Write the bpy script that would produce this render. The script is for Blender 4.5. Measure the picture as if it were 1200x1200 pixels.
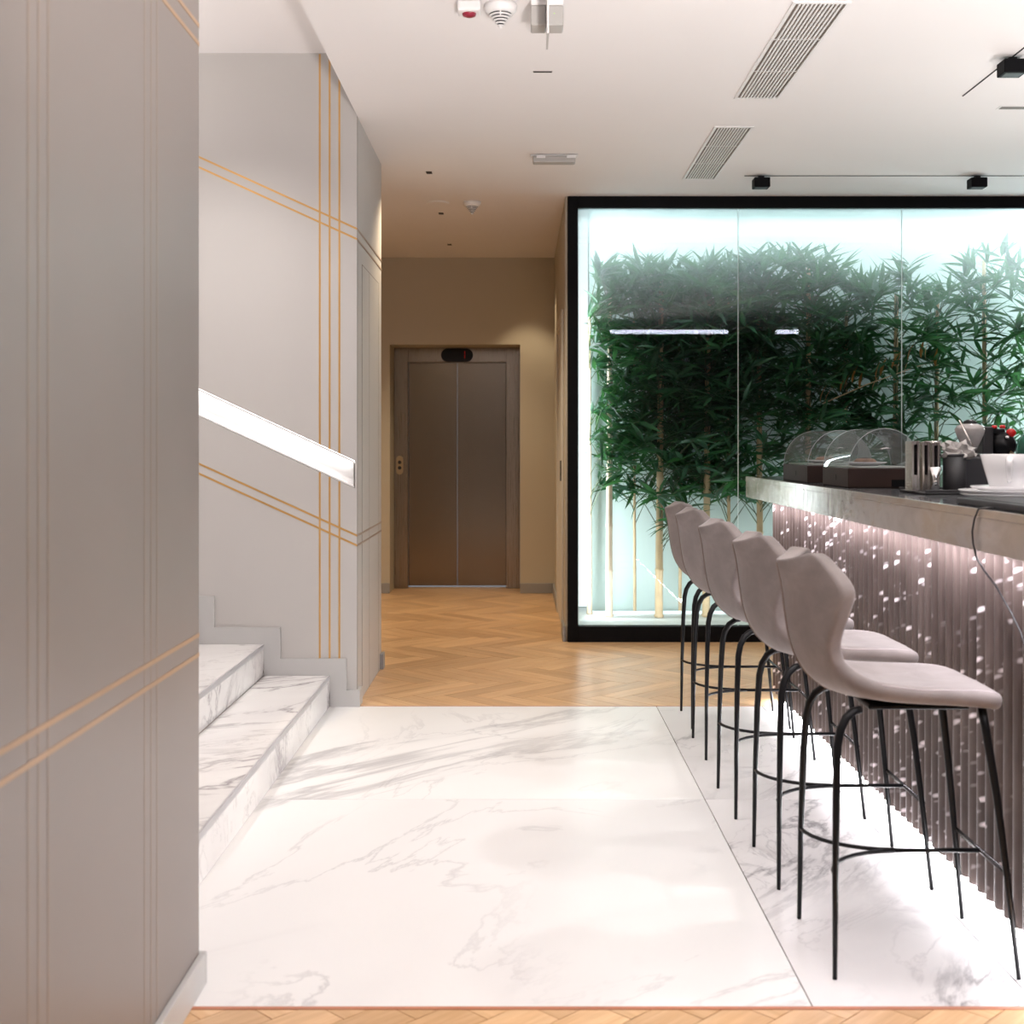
import bpy, bmesh, math, random
from mathutils import Vector, Matrix

sc = bpy.context.scene
for o in list(bpy.data.objects):
    bpy.data.objects.remove(o, do_unlink=True)
COL = sc.collection
PI = math.pi

# ------------------------------------------------------------------ camera
EYE = 1.30
cam = bpy.data.cameras.new('camera')
cam.sensor_width = 36.0
cam.lens = 45.0                      # 1500 px of focal length on a 1200 px frame
cam.shift_x = -10 / 1200
cam.shift_y = -79 / 1200
cam.clip_start = 0.05
cam.dof.use_dof = True
cam.dof.focus_distance = 6.2
cam.dof.aperture_fstop = 5.0
co = bpy.data.objects.new('camera', cam)
co.location = (0, 0, EYE)
co.rotation_euler = (PI / 2, 0, 0)
COL.objects.link(co)
sc.camera = co

# ------------------------------------------------------------------ world, exposure
w = bpy.data.worlds.new('world')
w.use_nodes = True
w.node_tree.nodes['Background'].inputs[0].default_value = (0.9, 0.92, 1.0, 1)
w.node_tree.nodes['Background'].inputs[1].default_value = 0.3
sc.world = w
sc.view_settings.view_transform = 'Standard'
sc.view_settings.look = 'None'
sc.view_settings.exposure = 0.0
sc.view_settings.gamma = 1.0
sc.view_settings.use_curve_mapping = False
sc.cycles.use_denoising = True
sc.cycles.max_bounces = 8
sc.cycles.diffuse_bounces = 4
sc.cycles.glossy_bounces = 4
sc.cycles.transparent_max_bounces = 16
sc.cycles.sample_clamp_indirect = 6.0
sc.cycles.caustics_reflective = False
sc.cycles.caustics_refractive = False


def area(name, loc, rot, sx, sy, power, color=(1, 1, 1), spread=PI):
    l = bpy.data.lights.new(name, 'AREA')
    l.shape = 'RECTANGLE'
    l.size, l.size_y = sx, sy
    l.energy = power
    l.color = color
    l.spread = spread
    o = bpy.data.objects.new(name, l)
    o.location = loc
    o.rotation_euler = rot
    COL.objects.link(o)
    return o


def spot(name, loc, target, power, angle, color=(1, 1, 1), blend=0.6, r=0.03):
    l = bpy.data.lights.new(name, 'SPOT')
    l.energy = power
    l.spot_size = math.radians(angle)
    l.spot_blend = blend
    l.shadow_soft_size = r
    l.color = color
    o = bpy.data.objects.new(name, l)
    o.location = loc
    d = Vector(target) - Vector(loc)
    o.rotation_euler = d.to_track_quat('-Z', 'Y').to_euler()
    COL.objects.link(o)
    return o


WARM = (1.0, 0.80, 0.54)
SOFT = (1.0, 0.96, 0.94)
COOL = (0.87, 0.935, 1.0)
CEIL = 2.935
# unseen fill spots added above the frame for the marble and taupe wall
for (x, y) in ((0.75, 1.9), (0.60, 3.3), (0.40, 4.5)):
    spot('lounge_fill_spot', (x, y, 2.92), (x - (1.25 if y < 2 else 0.15), y + 0.35, 0), 70, 92, SOFT, 0.9, 0.10)
# unseen fill light added below the frame, aimed up to brighten the ceiling
area('ceiling_fill_light', (1.05, 0.4, 0.45), (PI - 0.62, 0, 0), 0.5, 0.8, 120, SOFT, math.radians(88))
area('bar_ceiling_fill', (2.7, 4.6, 1.5), (PI, 0, 0), 0.3, 4.0, 34, SOFT)  # second added fill without a fixture, lifts the ceiling over the bar
# stairwell
spot('stair_downlight', (-1.55, 5.2, 3.23), (-1.5, 6.0, 0.6), 150, 105, SOFT, 0.9, 0.06)
area('stair_cove_light', (-2.6, 4.9, 2.5), (PI, 0, 0), 0.3, 2.6, 34, SOFT)
# corridor downlights
for (x, y) in ((-0.549, 7.69), (-0.562, 9.05), (-0.58, 10.46)):
    spot('corridor_downlight', (x, y, 2.92), (x, y, 0), 90 if y < 8 else 70, 130 if y < 8 else 90, WARM, 0.7, 0.02)
spot('corridor_downlight', (0.05, 10.75, 2.92), (0.1, 11.0, 0), 30, 70, WARM, 0.5, 0.02)
spot('corridor_downlight', (-1.45, 9.8, 2.92), (-1.45, 9.9, 0), 40, 90, WARM, 0.6, 0.02)
# bar
spot('bar_spot', (2.073, 5.45, 2.80), (1.55, 5.2, 1.1), 60, 70, SOFT, 0.6, 0.03)
spot('bar_spot', (2.073, 3.6, 2.80), (1.2, 3.6, 0.7), 60, 80, SOFT, 0.6, 0.03)
spot('bar_spot', (1.46, 7.78, 2.82), (1.46, 7.2, 0.0), 40, 90, SOFT, 0.6, 0.03)
area('counter_glow', (1.236, 4.5, 1.016), (0, -0.1, 0), 0.02, 4.0, 20, (0.96, 0.93, 1.0))
area('plinth_glow', (1.300, 4.5, 0.045), (0, 0, 0), 0.05, 4.0, 24, (0.95, 0.95, 1.0))
# planted glass case
area('case_top_light', (2.4, 8.60, 3.06), (0.15, 0, 0), 4.0, 0.12, 27, COOL)
area('case_top_light', (2.4, 9.02, 3.07), (0.45, 0, 0), 4.0, 0.10, 17, COOL)
area('case_floor_light', (2.4, 8.70, 0.13), (PI - 0.5, 0, 0), 4.0, 0.10, 17, COOL)
area('case_side_light', (0.42, 8.95, 1.5), (0, -PI / 2, 0), 2.6, 0.12, 18, COOL)
area('case_side_light', (4.50, 9.10, 1.5), (0, PI / 2, 0), 2.6, 0.12, 110, COOL)


# ------------------------------------------------------------------ materials
def srgb(r, g, b):
    f = lambda c: (c / 255) / 12.92 if c / 255 <= 0.04045 else ((c / 255 + 0.055) / 1.055) ** 2.4
    return (f(r), f(g), f(b), 1)


class NT:
    def __init__(self, name):
        self.m = bpy.data.materials.new(name)
        self.m.use_nodes = True
        self.t = self.m.node_tree
        self.t.nodes.clear()
        self.out = self.n('ShaderNodeOutputMaterial')

    def n(self, typ, **kw):
        nd = self.t.nodes.new(typ)
        for k, v in kw.items():
            setattr(nd, k, v)
        return nd

    def l(self, a, b):
        self.t.links.new(a, b)

    def math(self, op, a, b=None, clamp=False):
        nd = self.n('ShaderNodeMath', operation=op, use_clamp=clamp)
        for i, v in enumerate((a, b)):
            if v is None:
                continue
            if isinstance(v, (int, float)):
                nd.inputs[i].default_value = v
            else:
                self.l(v, nd.inputs[i])
        return nd.outputs[0]

    def noise(self, vec, scale, detail=4, rough=0.5, dist=0.0):
        nd = self.n('ShaderNodeTexNoise')
        nd.inputs['Scale'].default_value = scale
        nd.inputs['Detail'].default_value = detail
        nd.inputs['Roughness'].default_value = rough
        nd.inputs['Distortion'].default_value = dist
        if vec is not None:
            self.l(vec, nd.inputs['Vector'])
        return nd.outputs['Fac']

    def ramp(self, fac, stops):
        nd = self.n('ShaderNodeValToRGB')
        e = nd.color_ramp.elements
        while len(e) < len(stops):
            e.new(0.5)
        for i, (p, c) in enumerate(stops):
            e[i].position = p
            e[i].color = c if len(c) == 4 else (*c, 1)
        self.l(fac, nd.inputs[0])
        return nd.outputs['Color']

    def mix(self, fac, a, b):
        nd = self.n('ShaderNodeMix', data_type='RGBA')
        for i, v in ((0, fac), (6, a), (7, b)):
            if isinstance(v, (int, float, tuple)):
                nd.inputs[i].default_value = v
            else:
                self.l(v, nd.inputs[i])
        return nd.outputs[2]

    def mapping(self, vec, scale=(1, 1, 1), rot=(0, 0, 0), loc=(0, 0, 0)):
        nd = self.n('ShaderNodeMapping')
        nd.inputs['Scale'].default_value = scale
        nd.inputs['Rotation'].default_value = rot
        nd.inputs['Location'].default_value = loc
        self.l(vec, nd.inputs[0])
        return nd.outputs[0]

    def obj_coords(self):
        return self.n('ShaderNodeTexCoord').outputs['Object']

    def world_coords(self):
        return self.n('ShaderNodeNewGeometry').outputs['Position']

    def shifted(self):
        tc = self.obj_coords()
        inf = self.n('ShaderNodeObjectInfo')
        add = self.n('ShaderNodeVectorMath', operation='MULTIPLY_ADD')
        comb = self.n('ShaderNodeCombineXYZ')
        for i in range(3):
            self.l(inf.outputs['Random'], comb.inputs[i])
        self.l(comb.outputs[0], add.inputs[0])
        add.inputs[1].default_value = (37.0, 53.0, 71.0)
        self.l(tc, add.inputs[2])
        return add.outputs[0], inf.outputs['Random']

    def principled(self, color, rough=0.5, metal=0.0, spec=0.5, **kw):
        b = self.n('ShaderNodeBsdfPrincipled')
        if isinstance(color, tuple):
            b.inputs['Base Color'].default_value = color if len(color) == 4 else (*color, 1)
        else:
            self.l(color, b.inputs['Base Color'])
        if isinstance(rough, (int, float)):
            b.inputs['Roughness'].default_value = rough
        else:
            self.l(rough, b.inputs['Roughness'])
        b.inputs['Metallic'].default_value = metal
        b.inputs['Specular IOR Level'].default_value = spec
        for k, v in kw.items():
            b.inputs[k].default_value = v
        return b

    def bump(self, height, bsdf, strength=0.2, dist=0.01):
        nd = self.n('ShaderNodeBump')
        nd.inputs['Strength'].default_value = strength
        nd.inputs['Distance'].default_value = dist
        self.l(height, nd.inputs['Height'])
        self.l(nd.outputs[0], bsdf.inputs['Normal'])

    def done(self, shader):
        self.l(shader if not hasattr(shader, 'outputs') else shader.outputs[0], self.out.inputs[0])
        return self.m


def plain(name, color, rough=0.5, metal=0.0, spec=0.5, var=0.06, scale=6.0, **kw):
    t = NT(name)
    f = t.noise(t.obj_coords(), scale, 3)
    c = tuple(color[:3])
    a = tuple(min(1, v * (1 - var)) for v in c) + (1,)
    b = tuple(min(1, v * (1 + var)) for v in c) + (1,)
    col = t.ramp(f, [(0.3, a), (0.7, b)])
    return t.done(t.principled(col, rough, metal, spec, **kw))


def emit(name, color, strength):
    t = NT(name)
    e = t.n('ShaderNodeEmission')
    e.inputs[0].default_value = (*color[:3], 1)
    e.inputs[1].default_value = strength
    return t.done(e)


def marble(name, base, vein, soft, scale=1.0, rough=0.28, rotz=1.05, amount=1.0):
    t = NT(name)
    v, rnd = t.shifted()
    vm = t.mapping(t.mapping(v, (1, 1, 1), (0, 0, -rotz)), (scale * 0.6, scale * 1.35, scale))
    n1 = t.noise(vm, 0.95, 9, 0.60, 0.9)
    n2 = t.noise(vm, 1.9, 8, 0.6, 0.9)
    n3 = t.noise(vm, 0.8, 3, 0.5)
    r1 = t.math('ABSOLUTE', t.math('SUBTRACT', n1, 0.5))
    r2 = t.math('ABSOLUTE', t.math('SUBTRACT', n2, 0.49))
    core = t.ramp(r1, [(0.0, (1, 1, 1)), (0.006, (0.75,) * 3), (0.022, (0, 0, 0))])
    halo = t.ramp(r1, [(0.0, (1, 1, 1)), (0.06, (0, 0, 0))])
    fine = t.ramp(r2, [(0.0, (1, 1, 1)), (0.012, (0, 0, 0))])
    mask = t.ramp(n3, [(0.44, (0, 0, 0)), (0.64, (1, 1, 1))])
    mask2 = t.ramp(t.noise(vm, 1.7, 2), [(0.42, (0, 0, 0)), (0.62, (1, 1, 1))])
    a = t.math('MULTIPLY', core, t.math('MULTIPLY', mask, 0.95 * amount))
    b = t.math('MULTIPLY', fine, t.math('MULTIPLY', mask2, 0.42 * amount))
    f = t.math('ADD', a, b, True)
    h = t.math('MULTIPLY', halo, t.math('MULTIPLY', mask, 0.30 * amount))
    cloud = t.ramp(t.noise(vm, 1.1, 4), [(0.35, base), (0.75, tuple(0.5 * x + 0.5 * y for x, y in zip(base, soft)))])
    c1 = t.mix(h, cloud, soft)
    c2 = t.mix(f, c1, vein)
    return t.done(t.principled(c2, rough, 0, 0.35))


def wood(name, a, b, c, rough=0.28):
    t = NT(name)
    v, rnd = t.shifted()
    g = t.noise(t.mapping(v, (2.2, 26, 10)), 1.6, 6, 0.6, 0.5)
    big = t.noise(t.mapping(v, (1.2, 6, 4)), 1.3, 3)
    col = t.ramp(g, [(0.25, a), (0.55, b), (0.8, c)])
    tone = t.ramp(rnd, [(0.0, (0.80, 0.76, 0.70)), (0.5, (0.95, 0.93, 0.90)), (1.0, (1.08, 1.08, 1.05))])
    mul = t.n('ShaderNodeMix', data_type='RGBA', blend_type='MULTIPLY')
    mul.inputs[0].default_value = 1.0
    t.l(col, mul.inputs[6])
    t.l(tone, mul.inputs[7])
    mul2 = t.n('ShaderNodeMix', data_type='RGBA', blend_type='MULTIPLY')
    mul2.inputs[0].default_value = 1.0
    t.l(mul.outputs[2], mul2.inputs[6])
    t.l(t.ramp(big, [(0.3, (0.86, 0.84, 0.80)), (0.7, (1.04, 1.03, 1.0))]), mul2.inputs[7])
    b_ = t.principled(mul2.outputs[2], rough, 0, 0.45)
    t.bump(g, b_, 0.08, 0.002)
    return t.done(b_)


def brushed(name, color, rough=0.28, stretch=(60, 60, 1.2), var=0.18):
    t = NT(name)
    f = t.noise(t.mapping(t.obj_coords(), stretch), 3.0, 4, 0.6)
    c = tuple(color[:3])
    col = t.ramp(f, [(0.3, tuple(v * (1 - var) for v in c)), (0.7, tuple(min(1, v * (1 + var)) for v in c))])
    r = t.ramp(f, [(0.3, (rough * 0.95,) * 3), (0.7, (rough * 1.05,) * 3)])
    b = t.principled(col, r, 1.0)
    return t.done(b)


def glass_sheet(name, tint=(0.97, 0.99, 0.985), gloss=1.0, film=None, rough=0.0, haze=0.0):
    """thin sheet: see-through with a mirror sheen; film = (z_full, z_none, amount) frosting that fades downwards"""
    t = NT(name)
    tr = t.n('ShaderNodeBsdfTransparent')
    tr.inputs[0].default_value = (*tint, 1)
    gl = t.n('ShaderNodeBsdfGlossy')
    gl.inputs['Roughness'].default_value = rough
    fr = t.n('ShaderNodeFresnel')
    fr.inputs[0].default_value = 1.5
    base = tr.outputs[0]
    if film:
        z = t.n('ShaderNodeSeparateXYZ')
        t.l(t.world_coords(), z.inputs[0])
        mr = t.n('ShaderNodeMapRange')
        mr.inputs[1].default_value = film[1]
        mr.inputs[2].default_value = film[0]
        t.l(z.outputs[2], mr.inputs[0])
        fm_ = t.ramp(mr.outputs[0], [(0.0, (0, 0, 0)), (0.25, (0.07,) * 3), (0.62, (0.235,) * 3), (0.74, (0.26,) * 3), (1.0, (film[2],) * 3)])
        tl = t.n('ShaderNodeBsdfTranslucent')
        tl.inputs[0].default_value = (0.93, 0.98, 1.0, 1)
        df = t.n('ShaderNodeBsdfDiffuse')
        df.inputs[0].default_value = (0.85, 0.93, 0.94, 1)
        fm = t.n('ShaderNodeMixShader')
        fm.inputs[0].default_value = 0.04
        t.l(tl.outputs[0], fm.inputs[1])
        t.l(df.outputs[0], fm.inputs[2])
        mx = t.n('ShaderNodeMixShader')
        t.l(fm_, mx.inputs[0])
        t.l(base, mx.inputs[1])
        t.l(fm.outputs[0], mx.inputs[2])
        base = mx.outputs[0]
    if haze:
        hz_ = t.n('ShaderNodeMixShader')
        hz_.inputs[0].default_value = haze
        dh = t.n('ShaderNodeBsdfDiffuse')
        dh.inputs[0].default_value = (0.6, 0.62, 0.62, 1)
        t.l(base, hz_.inputs[1])
        t.l(dh.outputs[0], hz_.inputs[2])
        base = hz_.outputs[0]
    m2 = t.n('ShaderNodeMixShader')
    t.l(t.math('MULTIPLY', fr.outputs[0], gloss, True), m2.inputs[0])
    t.l(base, m2.inputs[1])
    t.l(gl.outputs[0], m2.inputs[2])
    return t.done(m2)


M = {}
M['wall_grey'] = plain('wall_grey', (0.50, 0.475, 0.455), 0.42, var=0.02, scale=1.5)
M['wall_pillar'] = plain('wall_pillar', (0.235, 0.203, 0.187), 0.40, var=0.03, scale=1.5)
M['wall_beige'] = plain('wall_beige', (0.52, 0.47, 0.38), 0.6, var=0.02, scale=1.5)
M['wall_white'] = plain('wall_white', (0.62, 0.59, 0.55), 0.55, var=0.02, scale=1.5)
M['ceiling'] = plain('ceiling_paint', (0.80, 0.765, 0.755), 0.75, var=0.012, scale=1.2)
M['skirting'] = plain('skirting_paint', (0.49, 0.48, 0.47), 0.4, var=0.02)
M['skirting_grey'] = plain('skirting_grey', (0.30, 0.30, 0.31), 0.4, var=0.03)
M['brass'] = plain('brass_inlay', (0.62, 0.36, 0.13), 0.35, 0.35, var=0.08)
M['bronze'] = plain('bronze_inlay', (0.34, 0.25, 0.19), 0.4, 0.2, var=0.08)
M['pillar_line'] = plain('pillar_line', (0.27, 0.215, 0.175), 0.4, 0.1)
M['pillar_band'] = plain('pillar_band', (0.42, 0.27, 0.16), 0.4, 0.2)
M['groove'] = plain('groove_line', (0.16, 0.13, 0.11), 0.6)
M['marble'] = marble('white_marble', srgb(243, 241, 239), srgb(150, 148, 150), srgb(212, 210, 211), 0.5, amount=1.0)
M['marble_grey'] = marble('veined_marble', srgb(236, 233, 232), srgb(140, 136, 138), srgb(200, 196, 197), 1.2, 0.28, 0.9, 0.95)
M['marble_step'] = marble('step_marble', srgb(240, 237, 234), srgb(150, 143, 145), srgb(206, 200, 201), 1.5, 0.2, 0.6, 0.9)
M['nosing'] = plain('nosing', srgb(176, 174, 176), 0.3)
M['oak'] = wood('oak_parquet', srgb(203, 161, 118), srgb(223, 184, 144), srgb(236, 204, 168))
M['screed'] = plain('screed', (0.30, 0.20, 0.12), 0.8)
M['edge_strip'] = plain('edge_strip', srgb(186, 120, 92), 0.4)
M['black'] = plain('black_metal', (0.006, 0.006, 0.007), 0.38, 0.0, 0.22)
M['black_frame'] = plain('black_frame', (0.004, 0.004, 0.005), 0.6, 0.0, 0.1)
M['black_soft'] = plain('black_plastic', (0.018, 0.017, 0.019), 0.55)
M['charcoal'] = plain('charcoal_plastic', (0.022, 0.021, 0.024), 0.5)
M['white_plastic'] = plain('white_plastic', (0.78, 0.76, 0.75), 0.4, var=0.02)
M['grey_plastic'] = plain('grey_plastic', (0.42, 0.40, 0.38), 0.35, var=0.05)
M['porcelain'] = plain('white_porcelain', (0.82, 0.81, 0.82), 0.12, var=0.015)
M['red'] = plain('red_plastic', (0.65, 0.02, 0.02), 0.3)
M['dark_red'] = plain('dark_red_lens', (0.25, 0.008, 0.03), 0.3)
M['steel_door'] = brushed('lift_steel', (0.24, 0.20, 0.16), 0.24, (90, 90, 0.8), 0.05)
M['steel_jamb'] = brushed('jamb_steel', (0.31, 0.265, 0.22), 0.28, (90, 90, 0.8), 0.05)
M['steel'] = brushed('stainless_steel', (0.72, 0.66, 0.62), 0.2, (40, 40, 2))
M['brass_metal'] = plain('brass_metal', (0.55, 0.42, 0.26), 0.3, 0.8)
M['chrome'] = plain('chrome', (0.8, 0.8, 0.8), 0.12, 1.0, var=0.02)
M['counter_top'] = marble('counter_stone', (0.10, 0.10, 0.108, 1), (0.2, 0.2, 0.2, 1), (0.14, 0.14, 0.145, 1), 2.0, 0.08)
M['mint'] = plain('mint_panel', srgb(195, 211, 207), 0.6, var=0.02, scale=0.8)
M['case_white'] = plain('case_white', (0.80, 0.86, 0.86), 0.6, var=0.02)
M['pebble'] = plain('pebble', (0.75, 0.76, 0.74), 0.5, var=0.2, scale=3)
M['culm'] = plain('bamboo_culm', srgb(190, 164, 128), 0.4, var=0.14, scale=9)
M['culm_pale'] = plain('bamboo_culm_pale', srgb(222, 200, 176), 0.4, var=0.10, scale=9)
M['twig'] = plain('bamboo_twig', (0.06, 0.085, 0.03), 0.5, var=0.2)
M['wood_box'] = plain('dark_wood_box', (0.026, 0.013, 0.010), 0.55, 0.0, 0.25, var=0.2, scale=9)
M['pane'] = glass_sheet('case_glass', (0.95, 0.985, 0.975), 0.36, (2.88, 2.05, 0.62))
M['pane_edge'] = plain('glass_edge', (0.80, 0.90, 0.88), 0.3)
M['acrylic'] = glass_sheet('clear_acrylic', (0.84, 0.87, 0.87), 0.7, haze=0.11)
M['bag'] = plain('cloudy_plastic', (0.62, 0.58, 0.55), 0.2, var=0.25, scale=40, **{'Transmission Weight': 0.35})
M['hopper'] = plain('smoky_plastic', (0.50, 0.46, 0.45), 0.2, var=0.1, scale=30, **{'Transmission Weight': 0.3})
M['green_glass'] = plain('green_glass', (0.01, 0.09, 0.055), 0.15)
M['led'] = emit('led_white', (1.0, 0.98, 0.97), 8.5)
M['led_plinth'] = emit('led_plinth', (0.97, 0.97, 1.0), 32.0)
M['led_cool'] = emit('led_cool', (0.90, 0.97, 1.0), 1.35)
M['led_violet'] = emit('led_violet', (0.80, 0.80, 1.0), 40.0)
M['digit'] = emit('red_digit', (0.6, 0.03, 0.02), 0.25)
M['green_led'] = emit('green_led', (0.5, 0.9, 0.1), 1.2)
M['cake'] = plain('cake', (0.25, 0.13, 0.08), 0.7, var=0.3, scale=40)


def mat_apron():
    t = NT('counter_apron_metal')
    p = t.world_coords()
    f = t.noise(t.mapping(p, (1, 3.2, 7)), 1.3, 5, 0.6, 0.8)
    g = t.noise(t.mapping(p, (1, 9, 3)), 3.0, 3)
    col = t.ramp(f, [(0.3, srgb(196, 188, 180)), (0.5, srgb(212, 205, 199)), (0.64, srgb(205, 192, 178)), (0.8, srgb(220, 215, 210))])
    r = t.ramp(g, [(0.3, (0.09,) * 3), (0.7, (0.20,) * 3)])
    return t.done(t.principled(col, r, 0.6))


M['apron'] = mat_apron()


def mat_flute():
    t = NT('fluted_brown_marble')
    p = t.world_coords()
    base = t.ramp(t.noise(t.mapping(p, (1, 2, 1.2)), 2.5, 5, 0.6, 0.5),
                  [(0.3, srgb(70, 59, 56)), (0.7, srgb(100, 87, 83))])
    rot = t.mapping(p, (1, 1, 1), (0.45, 0, 0))
    vo = t.n('ShaderNodeTexVoronoi')
    vo.inputs['Scale'].default_value = 1.0
    t.l(t.mapping(rot, (0.01, 15, 40)), vo.inputs['Vector'])
    blob = t.ramp(vo.outputs['Distance'], [(0.17, (1, 1, 1)), (0.38, (0, 0, 0))])
    clus = t.ramp(t.noise(t.mapping(p, (0.01, 2.4, 0.75), loc=(3.1, 0.4, 0.2)), 1.5, 3, 0.6, 0.8), [(0.43, (0, 0, 0)), (0.50, (1, 1, 1))])
    cell = t.n('ShaderNodeSeparateXYZ')
    t.l(vo.outputs['Color'], cell.inputs[0])
    pick = t.ramp(cell.outputs[0], [(0.15, (0, 0, 0)), (0.5, (1, 1, 1))])
    f = t.math('MULTIPLY', t.math('MULTIPLY', blob, clus), pick, True)
    col = t.mix(f, base, srgb(242, 232, 236))
    return t.done(t.principled(col, 0.32, 0, 0.4))


M['flute'] = mat_flute()


def mat_velvet():
    t = NT('mauve_velvet')
    v = t.obj_coords()
    f = t.noise(v, 9, 5, 0.6, 0.6)
    fine = t.noise(v, 260, 2)
    col = t.ramp(f, [(0.3, srgb(116, 107, 105)), (0.7, srgb(136, 127, 125))])
    b = t.principled(col, 0.75, 0, 0.25, **{'Sheen Weight': 0.22, 'Sheen Roughness': 0.4})
    t.bump(fine, b, 0.12, 0.002)
    return t.done(b)


M['velvet'] = mat_velvet()
M['seam'] = plain('seam_thread', (0.20, 0.155, 0.135), 0.8)
M['stitch'] = plain('stitch_thread', (0.50, 0.44, 0.45), 0.8)


def mat_leaf(name, a, b):
    t = NT(name)
    inf = t.n('ShaderNodeObjectInfo')
    f = t.noise(t.world_coords(), 22, 2)
    mixf = t.math('ADD', t.math('MULTIPLY', inf.outputs['Random'], 0.6), t.math('MULTIPLY', f, 0.4))
    col = t.ramp(mixf, [(0.15, a), (0.85, b)])
    p = t.principled(col, 0.38, 0, 0.45)
    tl = t.n('ShaderNodeBsdfTranslucent')
    t.l(t.mix(0.5, col, (0.10, 0.32, 0.05, 1)), tl.inputs[0])
    m = t.n('ShaderNodeMixShader')
    m.inputs[0].default_value = 0.36
    t.l(p.outputs[0], m.inputs[1])
    t.l(tl.outputs[0], m.inputs[2])
    return t.done(m)


M['leaf'] = mat_leaf('bamboo_leaf', (0.008, 0.046, 0.026, 1), (0.030, 0.125, 0.060, 1))
M['leaf_ochre'] = plain('dry_leaf', (0.36, 0.17, 0.04), 0.6, var=0.3)


# ------------------------------------------------------------------ mesh builders
class MB:
    def __init__(self):
        self.bm = bmesh.new()

    def box(self, x0, x1, y0, y1, z0, z1, bev=0.0, seg=1, mtx=None):
        vs = [self.bm.verts.new(c) for c in
              ((x0, y0, z0), (x1, y0, z0), (x1, y1, z0), (x0, y1, z0), (x0, y0, z1), (x1, y0, z1), (x1, y1, z1), (x0, y1, z1))]
        fs = [self.bm.faces.new([vs[i] for i in f]) for f in
              ((3, 2, 1, 0), (4, 5, 6, 7), (0, 1, 5, 4), (1, 2, 6, 5), (2, 3, 7, 6), (3, 0, 4, 7))]
        if mtx is not None:
            bmesh.ops.transform(self.bm, matrix=mtx, verts=vs)
        if bev > 0:
            es = list({e for f in fs for e in f.edges})
            bmesh.ops.bevel(self.bm, geom=es, offset=bev, segments=seg, profile=0.5, affect='EDGES')
        return self

    def tube(self, pts, r, seg=8, caps=True):
        pts = [Vector(p) for p in pts]
        n = len(pts)
        rs = r if isinstance(r, (list, tuple)) else [r] * n
        rings = []
        up = None
        for i, p in enumerate(pts):
            d = (pts[min(i + 1, n - 1)] - pts[max(i - 1, 0)]).normalized()
            if up is None:
                up = Vector((0, 0, 1)) if abs(d.z) < 0.9 else Vector((1, 0, 0))
            a = d.cross(up).normalized()
            b = a.cross(d).normalized()
            up = b
            rings.append([self.bm.verts.new(p + (a * math.cos(2 * PI * k / seg) + b * math.sin(2 * PI * k / seg)) * rs[i])
                          for k in range(seg)])
        for i in range(n - 1):
            for k in range(seg):
                f = self.bm.faces.new((rings[i][k], rings[i][(k + 1) % seg], rings[i + 1][(k + 1) % seg], rings[i + 1][k]))
                f.smooth = True
        if caps:
            self.bm.faces.new(rings[0][::-1])
            self.bm.faces.new(rings[-1])
        return self

    def lathe(self, prof, seg=24, c=(0, 0, 0), caps=False):
        rings = []
        for (r, z) in prof:
            rings.append([self.bm.verts.new((c[0] + max(r, 1e-4) * math.cos(2 * PI * k / seg),
                                             c[1] + max(r, 1e-4) * math.sin(2 * PI * k / seg), c[2] + z)) for k in range(seg)])
        for i in range(len(rings) - 1):
            for k in range(seg):
                f = self.bm.faces.new((rings[i][k], rings[i][(k + 1) % seg], rings[i + 1][(k + 1) % seg], rings[i + 1][k]))
                f.smooth = True
        if caps:
            self.bm.faces.new(rings[0][::-1])
            self.bm.faces.new(rings[-1])
        return self

    def face(self, pts):
        self.bm.faces.new([self.bm.verts.new(p) for p in pts])
        return self

    def prism(self, poly, z0, z1):
        """poly in XY, counter-clockwise"""
        a = [self.bm.verts.new((x, y, z0)) for x, y in poly]
        b = [self.bm.verts.new((x, y, z1)) for x, y in poly]
        n = len(poly)
        self.bm.faces.new(a[::-1])
        self.bm.faces.new(b)
        for i in range(n):
            self.bm.faces.new((a[i], a[(i + 1) % n], b[(i + 1) % n], b[i]))
        return self

    def prism_y(self, poly, y0, y1):
        """poly in XZ"""
        a = [self.bm.verts.new((x, y0, z)) for x, z in poly]
        b = [self.bm.verts.new((x, y1, z)) for x, z in poly]
        n = len(poly)
        self.bm.faces.new(a)
        self.bm.faces.new(b[::-1])
        for i in range(n):
            self.bm.faces.new((a[(i + 1) % n], a[i], b[i], b[(i + 1) % n]))
        bmesh.ops.recalc_face_normals(self.bm, faces=self.bm.faces)
        return self

    def build(self, name, mat, parent=None, loc=None, smooth=False):
        me = bpy.data.meshes.new(name)
        if smooth:
            for f in self.bm.faces:
                f.smooth = True
        self.bm.to_mesh(me)
        self.bm.free()
        me.materials.append(mat)
        return link(name, me, parent, loc)


def link(name, me, parent=None, loc=None):
    o = bpy.data.objects.new(name, me)
    COL.objects.link(o)
    if parent is not None:
        o.parent = parent
    if loc is not None:
        o.location = loc
    return o


def tag(o, label=None, cat=None, group=None, kind=None):
    if label:
        o['label'] = label
    if cat:
        o['category'] = cat
    if group:
        o['group'] = group
    if kind:
        o['kind'] = kind
    return o


def root(name, loc, label, cat, group=None, kind=None, rz=0):
    o = bpy.data.objects.new(name, None)
    o.empty_display_size = 0.1
    o.location = loc
    o.rotation_euler = (0, 0, rz)
    COL.objects.link(o)
    return tag(o, label, cat, group, kind)


def copy_tree(o, parent=None):
    c = o.copy()
    COL.objects.link(c)
    if parent is not None:
        c.parent = parent
    for ch in list(o.children):
        copy_tree(ch, c)
    return c


def struct(name, mb, mat, label, cat, parent=None):
    o = mb.build(name, mat, parent)
    return tag(o, label, cat, None, 'structure')


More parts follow.
